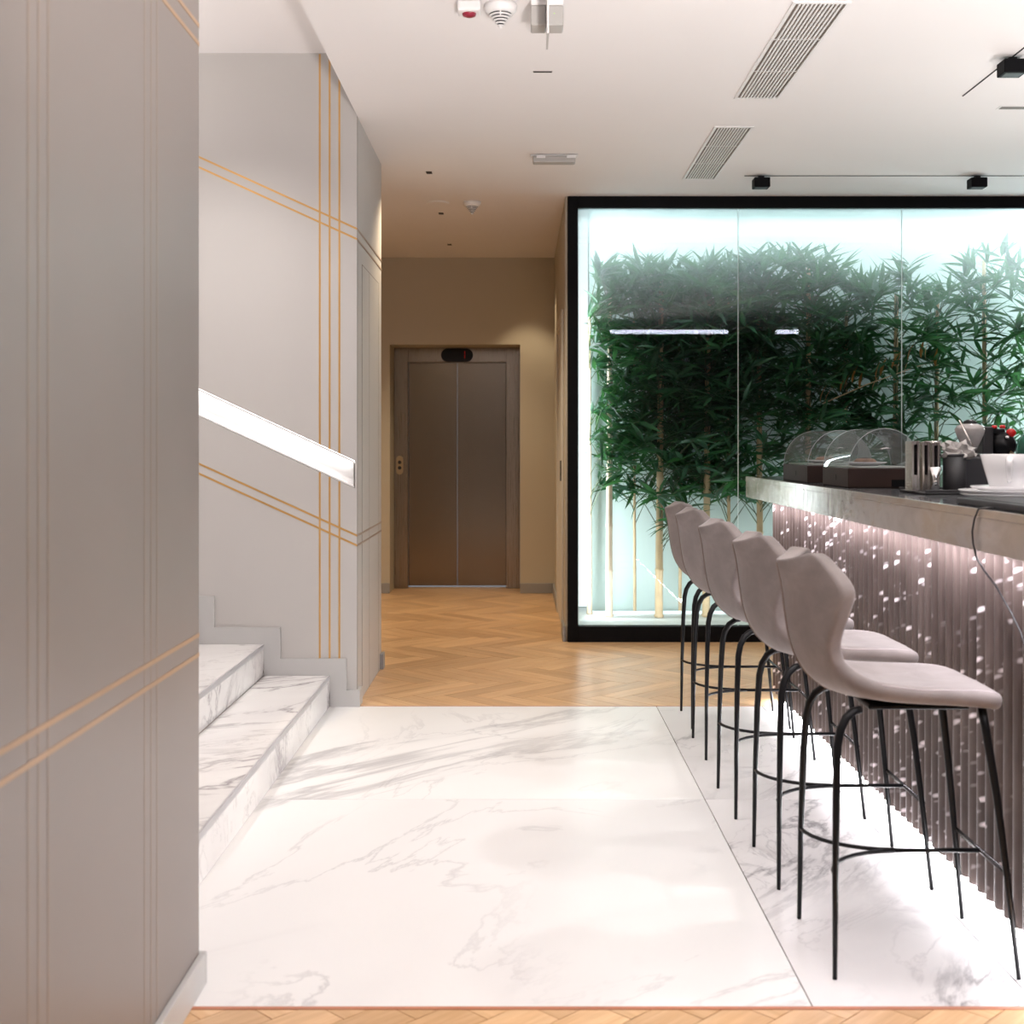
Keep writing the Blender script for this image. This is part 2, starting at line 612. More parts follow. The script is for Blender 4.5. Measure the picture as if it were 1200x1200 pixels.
# ------------------------------------------------------------------ the setting: floor
floor = struct('floor', MB().box(-3.4, 5.4, -3.3, 11.75, -0.16, -0.020), M['screed'],
               'floor of white marble slabs between two areas of herringbone oak parquet', 'floor')


def clip(poly, x0, x1, y0, y1):
    def cut(p, inside, inter):
        out = []
        for i in range(len(p)):
            a, b = p[i - 1], p[i]
            if inside(b):
                if not inside(a):
                    out.append(inter(a, b))
                out.append(b)
            elif inside(a):
                out.append(inter(a, b))
        return out

    def ix(v):
        return lambda a, b: (v, a[1] + (b[1] - a[1]) * (v - a[0]) / (b[0] - a[0]))

    def iy(v):
        return lambda a, b: (a[0] + (b[0] - a[0]) * (v - a[1]) / (b[1] - a[1]), v)

    for ins, it in ((lambda q: q[0] >= x0, ix(x0)), (lambda q: q[0] <= x1, ix(x1)),
                    (lambda q: q[1] >= y0, iy(y0)), (lambda q: q[1] <= y1, iy(y1))):
        if not poly:
            return poly
        poly = cut(poly, ins, it)
    return poly


def parea(p):
    return abs(sum(p[i - 1][0] * p[i][1] - p[i][0] * p[i - 1][1] for i in range(len(p)))) / 2


PW, PL = 0.115, 0.575


def herringbone(x0, x1, y0, y1, skip):
    ca = math.cos(-PI / 4)
    sa = math.sin(-PI / 4)
    full = None
    K = 90
    for m in range(-14, 15):
        for k in range(-K, K):
            for kind in (0, 1):
                bx, by = k * PW + m * PL, k * PW - m * PL
                if kind == 0:
                    cx, cy, ang = bx + PL / 2, by + PW / 2, 0.0
                else:
                    cx, cy, ang = bx - PW / 2, by + PL / 2, PI / 2
                X, Y = cx * ca - cy * sa + 0.17, cx * sa + cy * ca + 0.05
                if X < x0 - 0.4 or X > x1 + 0.4 or Y < y0 - 0.4 or Y > y1 + 0.4 or skip(X, Y):
                    continue
                a = ang - PI / 4
                g = 0.0012
                loc = [(-PL / 2 + g, -PW / 2 + g), (PL / 2 - g, -PW / 2 + g), (PL / 2 - g, PW / 2 - g), (-PL / 2 + g, PW / 2 - g)]
                wp = [(X + u * math.cos(a) - v * math.sin(a), Y + u * math.sin(a) + v * math.cos(a)) for u, v in loc]
                cp = clip(wp, x0, x1, y0, y1)
                if len(cp) < 3 or parea(cp) < 0.0015:
                    continue
                whole = abs(parea(cp) - parea(wp)) < 1e-6
                if whole and full is not None:
                    o = link('plank', full, floor)
                else:
                    pts = loc if whole else [((x - X) * math.cos(-a) - (y - Y) * math.sin(-a), (x - X) * math.sin(-a) + (y - Y) * math.cos(-a)) for x, y in cp]
                    o = MB().prism(pts, -0.020, 0.0).build('plank', M['oak'], floor)
                    if whole:
                        full = o.data
                o.location = (X, Y, random.uniform(-0.0004, 0.0))
                o.rotation_euler = (0, 0, a)


random.seed(5)
herringbone(-1.98, 1.95, 6.362, 11.70,
            lambda X, Y: (X > 0.75 and Y > 8.85) or (X < -1.2 and Y < 7.1))
herringbone(-0.77, 2.1, 1.3, 2.944, lambda X, Y: False)

for (x0, x1, y0, y1, m) in ((-0.985, 0.674, 4.692, 6.358, 'marble'), (-0.985, 0.674, 2.962, 4.689, 'marble'),
                            (0.677, 1.198, 4.692, 6.358, 'marble_grey'), (0.677, 1.198, 2.962, 4.689, 'marble_grey'),
                            (1.201, 1.36, 4.692, 6.358, 'marble_grey'), (1.201, 1.36, 2.962, 4.689, 'marble_grey')):
    cx, cy = (x0 + x1) / 2, (y0 + y1) / 2
    MB().box(x0 - cx, x1 - cx, y0 - cy, y1 - cy, -0.020, 0.0, 0.0008).build('marble_slab', M[m], floor, (cx, cy, 0))
for y0 in (2.946, 6.3585):
    MB().box(-0.80, 1.36, y0, y0 + 0.014 if y0 < 3 else y0 + 0.003, -0.020, 0.001).build('edge_strip', M['edge_strip'], floor)

# ------------------------------------------------------------------ ceiling
cl = MB()
cl.box(-0.813, 5.4, 3.076, 8.45, CEIL, 3.40)
cl.box(-3.4, 5.4, -3.3, 3.076, CEIL, 3.40)
cl.box(-2.2, 0.372, 8.45, 11.75, CEIL, 3.40)
cl.box(-2.2, -0.813, 7.47, 8.45, CEIL, 3.40)
ceiling = struct('ceiling', cl, M['ceiling'], 'white plaster ceiling over the lounge and the lift corridor', 'ceiling')
ceiling2 = struct('ceiling_stair', MB().box(-3.4, -0.814, 3.078, 7.47, 3.245, 3.40), M['ceiling'],
                  'raised bright white ceiling over the marble steps', 'ceiling')

# ------------------------------------------------------------------ walls
# stair wall with the sloping handrail recess
SX = -0.813       # right end of the stair wall
SY = 6.36         # its front plane
nt = lambda X: 1.2195 + 0.463 * (-0.824 - X)   # upper edge of the recess
nb = lambda X: nt(X) - 0.137
b = MB()
xl, xr = -3.3, -0.824
f = b.face
f([(xl, SY, nt(xl)), (xr, SY, nt(xr)), (xr, SY, 3.245), (xl, SY, 3.245)])
f([(xl, SY, 0), (xr, SY, 0), (xr, SY, nb(xr)), (xl, SY, nb(xl))])
f([(xr, SY, 0), (SX, SY, 0), (SX, SY, 3.245), (xr, SY, 3.245)])
f([(SX, SY, 0), (SX, 7.47, 0), (SX, 7.47, 3.245), (SX, SY, 3.245)])
f([(SX, 7.47, 0), (xl, 7.47, 0), (xl, 7.47, 3.245), (SX, 7.47, 3.245)])
d = 0.075
f([(xl, SY, nt(xl)), (xl, SY + d, nt(xl)), (xr, SY + d, nt(xr)), (xr, SY, nt(xr))])
f([(xl, SY, nb(xl)), (xr, SY, nb(xr)), (xr, SY + d, nb(xr)), (xl, SY + d, nb(xl))])
f([(xl, SY + d, nb(xl)), (xr, SY + d, nb(xr)), (xr, SY + d, nt(xr)), (xl, SY + d, nt(xl))])
f([(xr, SY, nb(xr)), (xr, SY, nt(xr)), (xr, SY + d, nt(xr)), (xr, SY + d, nb(xr))])
bmesh.ops.remove_doubles(b.bm, verts=b.bm.verts, dist=1e-5)
wall_stair = struct('wall_stair', b, M['wall_grey'], 'pale grey wall with gold inlaid lines rising beside the marble steps', 'wall')


def inlay(parent, mat, *boxes):
    for bx in boxes:
        MB().box(*bx).build('inlay', mat, parent)


e = 0.0015
for X in (-0.9975, -0.9485, -0.900):
    for (za, zb) in ((0.234, nb(X) - 0.0), (nt(X), 3.24)):
        inlay(wall_stair, M['brass'], (X - 0.0048, X + 0.0048, SY - e, SY + 0.004, za, zb))
for z0 in (2.372, 2.321, 0.848, 0.799):
    k = 0.455
    X0, X1 = -3.3, SX
    hz = 0.0052
    MB().prism_y([(X0, z0 + k * (SX - X0) - hz), (X1, z0 - hz), (X1, z0 + hz), (X0, z0 + k * (SX - X0) + hz)],
                 SY - e * 1.3, SY + 0.004).build('inlay', M['brass'], wall_stair)
for z0 in (2.372, 2.321, 0.848, 0.799):
    inlay(wall_stair, M['bronze'], (SX - 0.003, SX + 0.0026, SY, 7.47, z0 - 0.005, z0 + 0.005))
inlay(wall_stair, M['groove'], (SX - 0.002, SX + 0.001, SY + 0.012, SY + 0.02, 0, CEIL))
# flush service door in the end of the stair wall
dr = struct('door_2', MB().box(SX - 0.01, SX + 0.0012, 6.56, 7.32, 0.002, 2.22), M['wall_grey'],
            'flush grey service door in the narrow end of the stair wall', 'door')
for bx in ((6.557, 6.56, 0, 2.223), (7.32, 7.323, 0, 2.223), (6.557, 7.323, 2.22, 2.223), (6.869, 6.873, 0, 2.22)):
    MB().box(SX - 0.004, SX + 0.0018, bx[0], bx[1], bx[2], bx[3]).build('gap_line', M['groove'], dr)

# stepped skirting
RISE, RUN, R0 = 0.155, 0.327, -0.945
sk = []
th, sideoff = 0.083, 0.081
top = []
bot = []
x = R0
z = 0.0
top.append((SX + 0.016, 0.083))
top.append((R0 + sideoff, 0.083))
bot.append((SX + 0.016, 0.0))
bot.append((R0, 0.0))
for i in range(6):
    xr_ = R0 - i * RUN
    top.append((xr_ + sideoff, (i + 1) * RISE + th))
    top.append((xr_ - RUN + sideoff, (i + 1) * RISE + th))
    bot.append((xr_, (i + 1) * RISE))
    bot.append((xr_ - RUN, (i + 1) * RISE))
quads = []
sb = MB()
sb.box(R0, SX + 0.016, SY - 0.016, SY, 0, 0.083)
for i in range(6):
    xr_ = R0 - i * RUN
    z1 = (i + 1) * RISE + th
    sb.box(xr_ - RUN + sideoff, xr_ + sideoff, SY - 0.016, SY, 0.083 if i == 0 else i * RISE + th, z1)
    sb.box(xr_ - RUN, xr_ - RUN + sideoff, SY - 0.016, SY, i * RISE + 0.0, z1)
sb.box(SX, SX + 0.016, SY, SY + 0.10, 0, 0.083)
skirt = struct('baseboard_stair', sb, M['skirting'], 'grey stepped skirting following the marble steps', 'baseboard')
struct('baseboard_corner', MB().box(SX, SX + 0.02, 7.40, 7.485, 0, 0.09, 0.002), M['skirting_grey'],
       'short grey skirting end at the corner of the flush service door', 'baseboard')

# near pillar wall
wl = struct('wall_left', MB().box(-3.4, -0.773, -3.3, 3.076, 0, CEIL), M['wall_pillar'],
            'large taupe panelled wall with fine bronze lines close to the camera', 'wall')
for Y in (2.0096, 2.0525, 2.095, 2.632, 2.678, 2.722):
    inlay(wl, M['pillar_line'], (-0.776, -0.7725, Y - 0.004, Y + 0.004, 0.079, CEIL))
for Z in (0.843, 0.796, 2.262, 2.306):
    inlay(wl, M['pillar_band'], (-0.776, -0.7715, -3.3, 3.076, Z - 0.005, Z + 0.005))
s2 = MB()
s2.box(-0.773, -0.757, -3.3, 3.076, 0, 0.078, 0.002)
s2.box(-1.6, -0.757, 3.076, 3.092, 0, 0.078, 0.002)
struct('baseboard_left', s2, M['skirting'], 'grey skirting along the foot of the taupe panelled wall', 'baseboard')

# corridor walls
ww = MB()
EX0, EX1, EZ = -1.144, -0.004, 2.176
ww.box(-2.2, EX0, 11.2, 11.62, 0, CEIL)
ww.box(EX1, 0.50, 11.2, 11.62, 0, CEIL)
ww.box(EX0, EX1, 11.2, 11.62, EZ, CEIL)
struct('wall_back', ww, M['wall_beige'], 'beige end wall of the corridor around the lift', 'wall')
struct('wall_corridor', MB().box(-2.2, -2.0, 7.47, 11.2, 0, CEIL), M['wall_beige'], 'beige side wall of the lift corridor beyond the stair wall', 'wall')
wr = MB()
wr.box(0.296, 0.372, 8.455, 11.2, 0, CEIL)
struct('wall_right', wr, M['wall_beige'], 'beige corridor wall behind the planted glass case frame', 'wall')
bb = MB()
bb.box(-2.0, EX0, 11.184, 11.2, 0, 0.088, 0.002)
bb.box(EX1, 0.28, 11.184, 11.2, 0, 0.088, 0.002)
bb.box(0.28, 0.296, 10.0, 11.2, 0, 0.088, 0.002)
bb.box(0.278, 0.296, 8.44, 8.76, 0, 0.10, 0.002)
struct('baseboard_back', bb, M['skirting_grey'], 'grey skirting round the end of the lift corridor', 'baseboard')
d3 = root('door_3', (0.296, 9.4, 0), 'cream framed door in the corridor wall beside the glass case', 'door', None, 'structure')
MB().box(-0.016, 0, -0.62, -0.54, 0, 2.23, 0.003).build('door_trim', M['wall_white'], d3)
MB().box(-0.016, 0, 0.50, 0.58, 0, 2.23, 0.003).build('door_trim', M['wall_white'], d3)
MB().box(-0.016, 0, -0.54, 0.50, 2.15, 2.23, 0.003).build('door_trim', M['wall_white'], d3)
MB().box(-0.006, 0, -0.535, 0.495, 0.005, 2.145, 0.003).build('door_leaf', M['wall_white'], d3)
MB().box(-0.024, -0.016, -0.615, -0.59, 1.05, 1.19, 0.002).build('latch_plate', M['black'], d3)

# lounge shell out of view
struct('wall_front', MB().box(-3.4, 5.4, -3.4, -3.3, 0, CEIL), M['wall_pillar'], 'taupe wall of the lounge behind the camera', 'wall')
struct('wall_bar', MB().box(5.3, 5.4, -3.3, 9.8, 0, CEIL), M['wall_pillar'], 'taupe wall behind the bar', 'wall')
struct('wall_stairwell', MB().box(-3.4, -3.3, 3.076, 7.47, 0, 3.245), M['wall_grey'], 'grey wall at the head of the marble steps', 'wall')

# ------------------------------------------------------------------ marble steps
stairs = root('stairs', (R0, 4.7, 0), 'white marble steps rising from the marble floor between the walls', 'stairs', None, 'structure')
for i in range(6):
    xr_ = -i * RUN
    z1 = (i + 1) * RISE
    y0, y1 = 3.094 - 4.7, 6.343 - 4.7
    t_ = 0.022
    MB().box(-RUN / 2, RUN / 2 - 0.006, y0, y1, -t_, 0, 0.001).build('tread', M['marble_step'], stairs, (xr_ - RUN / 2, 0, z1))
    MB().box(-0.02, -0.002, y0, y1, 0, RISE - t_).build('riser', M['marble_step'], stairs, (xr_, 0, i * RISE + (0.001 if i == 0 else 0)))
    MB().box(-0.008, 0.0, y0, y1, -t_, 0.0005).build('nosing', M['nosing'], stairs, (xr_, 0, z1))
MB().box(-2.3, -2.28, -1.6, 1.64, 0, 0.9).build('core', M['screed'], stairs)

# lit handrail recess
hr = root('handrail_light', (-0.9, SY, 1.1), 'glowing white handrail recess sloping up the grey stair wall', 'light')


def sl(X):
    return nt(X) - 1.1


lc = MB()
o_ = 0.003
xa, xb = xl + 0.01, xr - 0.004


def par(x0, x1, zoff0, zoff1, ya, yb):
    mb = MB()
    mb.prism_y([(x0 + 0.9, sl(x0) + zoff0), (x1 + 0.9, sl(x1) + zoff0), (x1 + 0.9, sl(x1) + zoff1), (x0 + 0.9, sl(x0) + zoff1)], ya, yb)
    return mb


par(xa, xb, -0.134, -0.003, 0.066, 0.073).build('back_plate', M['white_plastic'], hr)
par(xa, xb, -0.135, -0.128, 0.002, 0.066).build('lower_lip', M['white_plastic'], hr)
par(xa, xb, -0.012, -0.003, 0.030, 0.064).build('led_strip', M['led'], hr)
par(xa, xb, -0.012, -0.003, 0.002, 0.026).build('upper_lip', M['white_plastic'], hr)
par(xb - 0.003, xb, -0.128, -0.012, 0.002, 0.066).build('end_cap', M['grey_plastic'], hr)

# ------------------------------------------------------------------ lift
lift = root('door_1', (-0.574, 11.60, 0), 'brushed steel lift doors at the end of the corridor', 'lift', None, 'structure')
xL, xR = EX0 + 0.574, EX1 + 0.574
for (a, c) in ((xL + 0.001, xL + 0.127), (xR - 0.127, xR - 0.001)):
    MB().box(a, c, -0.03, 0.06, 0, 2.175, 0.003).build('jamb', M['steel_jamb'], lift)
MB().box(xL + 0.127, xR - 0.127, -0.022, 0.06, 2.045, 2.175, 0.003).build('header', M['steel_jamb'], lift)
for (a, c) in ((xL + 0.128, -0.0015), (0.0015, xR - 0.128)):
    MB().box(a, c, 0.03, 0.06, 0.018, 2.044, 0.002).build('door_panel', M['steel_door'], lift)
MB().box(xL + 0.127, xR - 0.127, -0.02, 0.08, 0, 0.012, 0.002).build('sill', M['chrome'], lift)


def stadium(w, h, n=10):
    r = h / 2
    pts = []
    for k in range(n + 1):
        a = -PI / 2 + PI * k / n
        pts.append((w / 2 - r + r * math.cos(a), r * math.sin(a)))
    for k in range(n + 1):
        a = PI / 2 + PI * k / n
        pts.append((-w / 2 + r + r * math.cos(a), r * math.sin(a)))
    return pts


def stad_y(w, h, y0, y1, cx=0, cz=0, vert=False):
    p = stadium(w, h)
    if vert:
        p = [(-v, u) for u, v in p]
    return MB().prism_y([(u + cx, v + cz) for u, v in p], y0, y1)


dp = stad_y(0.29, 0.122, -0.036, -0.022, 0.0, 2.108).build('display', M['black'], lift)
for q in ((0.07, 2.115, 0.008, 0.03), (0.07, 2.080, 0.008, 0.03)):
    MB().box(q[0] - q[2] / 2, q[0] + q[2] / 2, -0.0372, -0.036, q[1], q[1] + q[3]).build('digit_bar', M['digit'], dp)
cpn = stad_y(0.17, 0.062, -0.040, -0.030, xL + 0.052, 1.114, True).build('call_panel', M['brass_metal'], lift)
for zz in (1.14, 1.09):
    MB().prism_y([(xL + 0.052 + 0.016 * math.cos(2 * PI * k / 14), zz + 0.016 * math.sin(2 * PI * k / 14)) for k in range(14)],
                 -0.045, -0.040).build('button', M['charcoal'], cpn)

# ------------------------------------------------------------------ planted glass case
GY = 8.45
case = root('window_1', (0.31, GY, 0), 'black framed glass front of the planted bamboo case', 'window', None, 'structure')
W_ = 4.2
MB().box(0, 0.067, -0.03, 0.05, 0, CEIL - 0.001, 0.002).build('frame_post', M['black_frame'], case)
MB().box(W_ - 0.067, W_, -0.03, 0.05, 0, CEIL - 0.001, 0.002).build('frame_post', M['black_frame'], case)
MB().box(0.067, W_ - 0.067, -0.03, 0.05, 2.859, CEIL - 0.001, 0.002).build('frame_rail', M['black_frame'], case)
MB().box(0.067, W_ - 0.067, -0.03, 0.05, 0, 0.103, 0.002).build('frame_rail', M['black_frame'], case)
edges = (0.067, 1.127, 2.208, 3.288, W_ - 0.067)
for i in range(4):
    MB().box(edges[i] + 0.0019, edges[i + 1] - 0.0019, 0.006, 0.0075, 0.103, 2.859).build('pane', M['pane'], case)
    if i:
        MB().box(edges[i] - 0.0018, edges[i] + 0.0018, 0.002, 0.012, 0.104, 2.858).build('pane_joint', M['pane_edge'], case)
struct('ceiling_case', MB().box(0.3725, 4.55, GY + 0.01, 9.75, 3.12, 3.16), M['case_white'], 'white inner top of the planted glass case', 'ceiling')
struct('wall_case_left', MB().box(0.3725, 0.385, GY + 0.05, 9.70, 0.0, 3.119), M['case_white'], 'white inner side of the planted glass case by the corridor', 'wall')
struct('wall_case_right', MB().box(4.53, 4.55, GY + 0.05, 9.70, 0.0, 3.119), M['case_white'], 'white inner side of the planted glass case behind the bar', 'wall')
struct('wall_case_back', MB().box(0.3725, 4.55, 9.70, 9.75, 0.0, 3.119), M['case_white'], 'white rear wall of the planted glass case', 'wall')
struct('floor_case', MB().box(0.385, 4.53, GY + 0.05, 9.70, 0.0, 0.095), M['pebble'], 'pale planting bed at the foot of the bamboo', 'floor')
bp = struct('trim_1', MB().box(0.497, 4.50, 9.25, 9.28, 0.10, 3.10), M['mint'], 'pale mint back panel behind the bamboo stems', 'panel')
off = (-0.31, -GY, 0)
MB().box(0.39, 0.495, 9.40, 9.42, 0.11, 3.08).build('led_strip', M['led_cool'], case, off)
MB().box(0.50, 4.4, 9.10, 9.13, 0.096, 0.115).build('led_strip', M['led_cool'], case, off)
MB().box(0.42, 4.4, 8.56, 8.62, 3.075, 3.095).build('led_strip', M['led_cool'], case, off)

# ------------------------------------------------------------------ bamboo plants
random.seed(11)


def leaf_mesh(name, L, Wd, bend):
    bm = bmesh.new()
    st = [(0.0, 0.06), (0.18, 0.75), (0.38, 1.0), (0.62, 0.78), (0.84, 0.36), (1.0, 0.0)]
    rows = []
    for (t, ww_) in st:
        x = L * t
        z = -bend * t * t
        h = Wd / 2 * ww_
        if ww_ == 0.0:
            rows.append([bm.verts.new((x, 0, z))])
        else:
            rows.append([bm.verts.new((x, -h, z + h * 0.35)), bm.verts.new((x, 0, z)), bm.verts.new((x, h, z + h * 0.35))])
    for a, b_ in zip(rows[:-1], rows[1:]):
        if len(b_) == 3:
            for k in (0, 1):
                bm.faces.new((a[k], a[k + 1], b_[k + 1], b_[k])).smooth = True
        else:
            for k in (0, 1):
                bm.faces.new((a[k], a[k + 1], b_[0])).smooth = True
    me = bpy.data.meshes.new(name)
    bm.to_mesh(me)
    bm.free()
    me.materials.append(M['leaf'])
    return me


LEAF = [leaf_mesh('leaf', 0.205, 0.034, 0.03), leaf_mesh('leaf', 0.18, 0.036, 0.05), leaf_mesh('leaf', 0.225, 0.031, 0.02)]
LEAFV = [([v.co.copy() for v in me.vertices], [list(p.vertices) for p in me.polygons]) for me in LEAF]


def top_z(x):
    """upper outline of the foliage along the case"""
    return 2.60 + 0.10 * math.sin(x * 4.3 + 0.6) + 0.05 * math.sin(x * 9.7) + (0.06 if 0.9 < x < 1.35 else 0)


def low_z(x):
    return 1.02 + 0.12 * math.sin(x * 5.1 + 1.0)


def bamboo(x, y, r, h, pale, label, spray_n, extra_n, zlo, zhi, spread):
    y += 0.07
    rt = root('bamboo_plant', (x, y, 0.095), label, 'plant', 'bamboo plants in the glass case')
    lean = random.uniform(-0.02, 0.02)
    prof = []
    zz = 0.0
    mb = MB()
    pts, rs = [], []
    seg_len = random.uniform(0.24, 0.32)
    while zz < h:
        t = zz / h
        rr = r * (1 - 0.45 * t)
        pts += [(lean * t, 0, zz), (lean * t, 0, zz + 0.012), (lean * t, 0, zz + 0.024), (lean * t, 0, zz + seg_len * 0.6)]
        rs += [rr, rr * 1.22, rr, rr * 0.96]
        zz += seg_len
    mb.tube(pts, rs, 10).build('culm', M['culm_pale' if pale else 'culm'], rt)
    tw = MB()
    leaves = []
    for i in range(spray_n + extra_n):
        rear = i >= spray_n
        u = random.random()
        z = zlo + (zhi - zlo) * (u ** 0.8)
        a = random.uniform(0, 2 * PI)
        rad = spread * math.sqrt(random.random())
        dx = rad * math.cos(a)
        dy = 0.55 * rad * math.sin(a) + (0.02 if rear else -0.22)
        dy = max(-(y - 8.56), min(9.16 - y, dy))
        wx = x + dx
        if wx < 0.47:
            dx = 0.47 - x + random.uniform(0, 0.12)
            wx = x + dx
        z = min(z, top_z(wx) - random.uniform(0.0, 0.14) - 0.095)
        tip = Vector((dx, dy, z))
        base = Vector((lean * 0.5, 0, max(0.3, z - random.uniform(0.10, 0.28))))
        tw.tube([base, base.lerp(tip, 0.6) + Vector((0, 0, 0.01)), tip], [0.0035, 0.0025, 0.0015], 4, False)
        out = (tip - base).normalized()
        k = random.choice((5, 6, 6, 7))
        up_bias = 0.75 if z > zhi - 0.30 else random.uniform(-0.3, 0.5)
        for j in range(k):
            ang = random.uniform(0, 2 * PI)
            dirv = Vector((math.cos(ang), 0.55 * math.sin(ang), random.uniform(-0.65, 0.55) + up_bias * 0.7)) + out * 0.35
            dirv.normalize()
            pos = tip - out * random.uniform(0, 0.05)
            # keep the leaf inside the case
            endy = y + pos.y + dirv.y * 0.2
            if endy < 8.48 or endy > 9.24:
                dirv.y *= -0.3
                dirv.normalize()
            if x + pos.x + dirv.x * 0.26 < 0.43:
                dirv.x = abs(dirv.x)
            q = dirv.to_track_quat('X', 'Z')
            q = q @ Matrix.Rotation(random.uniform(-0.9, 0.9), 3, 'X').to_quaternion()
            sc_ = random.uniform(0.75, 1.1)
            leaves.append((pos, q, sc_, random.randrange(3), rear))
    tw.build('twigs', M['twig'], rt)['kind'] = 'stuff'
    single = sorted([l for l in leaves if not l[4]], key=lambda l: l[0].y)[:300]
    rest = [l for l in leaves if l[4]]
    for (pos, q, s_, m, _) in single:
        o = bpy.data.objects.new('leaf', LEAF[m])
        COL.objects.link(o)
        o.parent = rt
        o.location = pos
        o.rotation_mode = 'QUATERNION'
        o.rotation_quaternion = q
        o.scale = (s_, s_, s_)
    if rest:
        vs, fs = [], []
        for (pos, q, s_, m, _) in rest:
            k0 = len(vs)
            vs += [q @ (v * s_) + pos for v in LEAFV[m][0]]
            fs += [[i + k0 for i in f_] for f_ in LEAFV[m][1]]
        me = bpy.data.meshes.new('foliage')
        me.from_pydata(vs, [], fs)
        me.materials.append(M['leaf'])
        me.update()
        o = link('foliage', me, rt)
        o['kind'] = 'stuff'
    return rt


# x, y, radius, height, pale, sprays, extra, lowest spray, highest, spread
PL_ = [
    (0.490, 9.02, 0.020, 2.25, True, 20, 7, 0.84, 2.40, 0.20, 'pale bamboo stem close against the glowing edge of the glass case'),
    (0.620, 8.88, 0.026, 2.30, True, 30, 26, 1.00, 2.40, 0.24, 'thick pale bamboo stem standing clear near the glowing edge'),
    (0.815, 9.06, 0.012, 2.20, False, 44, 64, 0.80, 2.42, 0.26, 'thin bamboo stem between two thick stems near the corridor'),
    (0.965, 8.86, 0.029, 2.35, False, 46, 76, 0.62, 2.50, 0.28, 'thick tan bamboo stem with a low leafy shoot above the reflection'),
    (1.140, 9.08, 0.013, 2.25, False, 46, 83, 0.84, 2.46, 0.28, 'thin bamboo stem just beside the farthest stool back'),
    (1.300, 8.90, 0.028, 2.30, False, 46, 87, 0.85, 2.44, 0.28, 'thick tan bamboo stem seen behind the second farthest stool'),
    (1.480, 9.02, 0.014, 2.30, False, 46, 87, 0.80, 2.46, 0.28, 'thin greenish bamboo stem just past the first glass joint'),
    (1.680, 8.90, 0.026, 2.30, False, 46, 87, 0.80, 2.50, 0.28, 'tan bamboo stem by the free end of the counter'),
    (2.010, 8.88, 0.026, 2.30, False, 46, 87, 0.95, 2.52, 0.30, 'brown bamboo stem above the farther roll-top display box'),
    (2.300, 9.02, 0.020, 2.25, False, 46, 87, 0.84, 2.40, 0.30, 'bamboo stem above the nearer roll-top display box'),
    (2.620, 8.90, 0.024, 2.30, False, 42, 40, 0.84, 2.42, 0.30, 'bamboo stem above the steel tumblers'),
    (2.930, 8.98, 0.022, 2.25, False, 36, 22, 0.95, 2.36, 0.30, 'bamboo stem above the coffee grinder hopper'),
    (3.270, 8.92, 0.024, 2.35, False, 36, 14, 0.95, 2.54, 0.28, 'bamboo stem above the white cup'),
    (3.620, 8.98, 0.022, 2.30, False, 36, 30, 0.95, 2.50, 0.28, 'bamboo stem at the far end of the glass case beyond the cup'),
]
for p in PL_:
    bamboo(p[0], p[1], p[2], p[3], p[4], p[10], p[5], p[6], p[7], p[8], p[9])
# dry ochre leaves hanging among the green
oc = root('dry_bamboo_shoot', (2.36, 8.72, 1.55), 'cluster of upright ochre leaves among the dark green bamboo', 'plant')
random.seed(3)
ome = LEAF[1].copy()
ome.materials.clear()
ome.materials.append(M['leaf_ochre'])
for i in range(16):
    t = i / 15
    o = link('leaf', ome, oc)
    o.location = (-0.30 + 0.75 * t + random.uniform(-0.03, 0.03), random.uniform(-0.05, 0.05), 0.05 + 0.28 * t + random.uniform(-0.06, 0.06))
    o.rotation_euler = (random.uniform(-0.2, 0.2), -PI / 2 + random.uniform(-0.25, 0.25), random.uniform(-0.5, 0.5))
    o.scale = (0.75, 0.8, 0.8)
MB().tube([(-0.30, 0.0, 0.03), (0.0, 0.0, 0.16), (0.45, 0.0, 0.32)], 0.004, 5).build('stem', M['culm'], oc)

# ------------------------------------------------------------------ bar
PX, BY0, BY1 = 1.278, 2.4, 6.52
bar = root('bar_counter', (1.6, 4.5, 0), 'long bar with fluted brown marble front and glowing white plinth beside the stools', 'bar')
ox, oy = -1.6, -4.5
MB().box(PX + 0.022 + ox, 2.35 + ox, BY0 + oy, BY1 + oy, 0.05, 1.02).build('carcass', M['flute'], bar)
MB().box(PX + 0.09 + ox, 2.30 + ox, BY0 + oy, BY1 - 0.06 + oy, 0.0, 0.05).build('plinth', M['white_plastic'], bar)
MB().box(PX + 0.030 + ox, PX + 0.055 + ox, BY0 + oy, BY1 - 0.05 + oy, 0.004, 0.046).build('led_strip', M['led_plinth'], bar)
pitch = 0.066
rib = None
n = int((BY1 - BY0) / pitch)
for i in range(n):
    yy = BY1 - pitch * (i + 0.5) + oy
    if rib is None:
        poly = [(0.024, -pitch / 2 + 0.001)] + [(0.024 - 0.024 * math.sin(PI * k / 8) ** 0.7 if 0 < k < 8 else 0.02, -pitch / 2 + 0.001 + (pitch - 0.002) * k / 8) for k in range(9)] + [(0.024, pitch / 2 - 0.001)]
        o = MB().prism(poly[::-1], 0.05, 1.019).build('flute', M['flute'], bar)
        rib = o.data
    else:
        o = link('flute', rib, bar)
    o.location = (PX + ox, yy, 0)
top = MB().box(1.2 + ox, 2.42 + ox, BY0 + oy, 6.82 + oy, 1.110, 1.131, 0.0015).build('countertop', M['counter_top'], bar)
MB().box(1.2 + ox, 1.222 + ox, BY0 + oy, 6.82 + oy, 1.021, 1.1095, 0.001).build('apron', M['apron'], bar)
MB().box(1.1988 + ox, 1.2065 + ox, BY0 + oy, 6.8205 + oy, 1.1098, 1.1318, 0.001).build('front_edge', M['apron'], bar)
MB().box(1.222 + ox, 2.42 + ox, 6.80 + oy, 6.82 + oy, 1.021, 1.1095, 0.001).build('apron', M['apron'], bar)
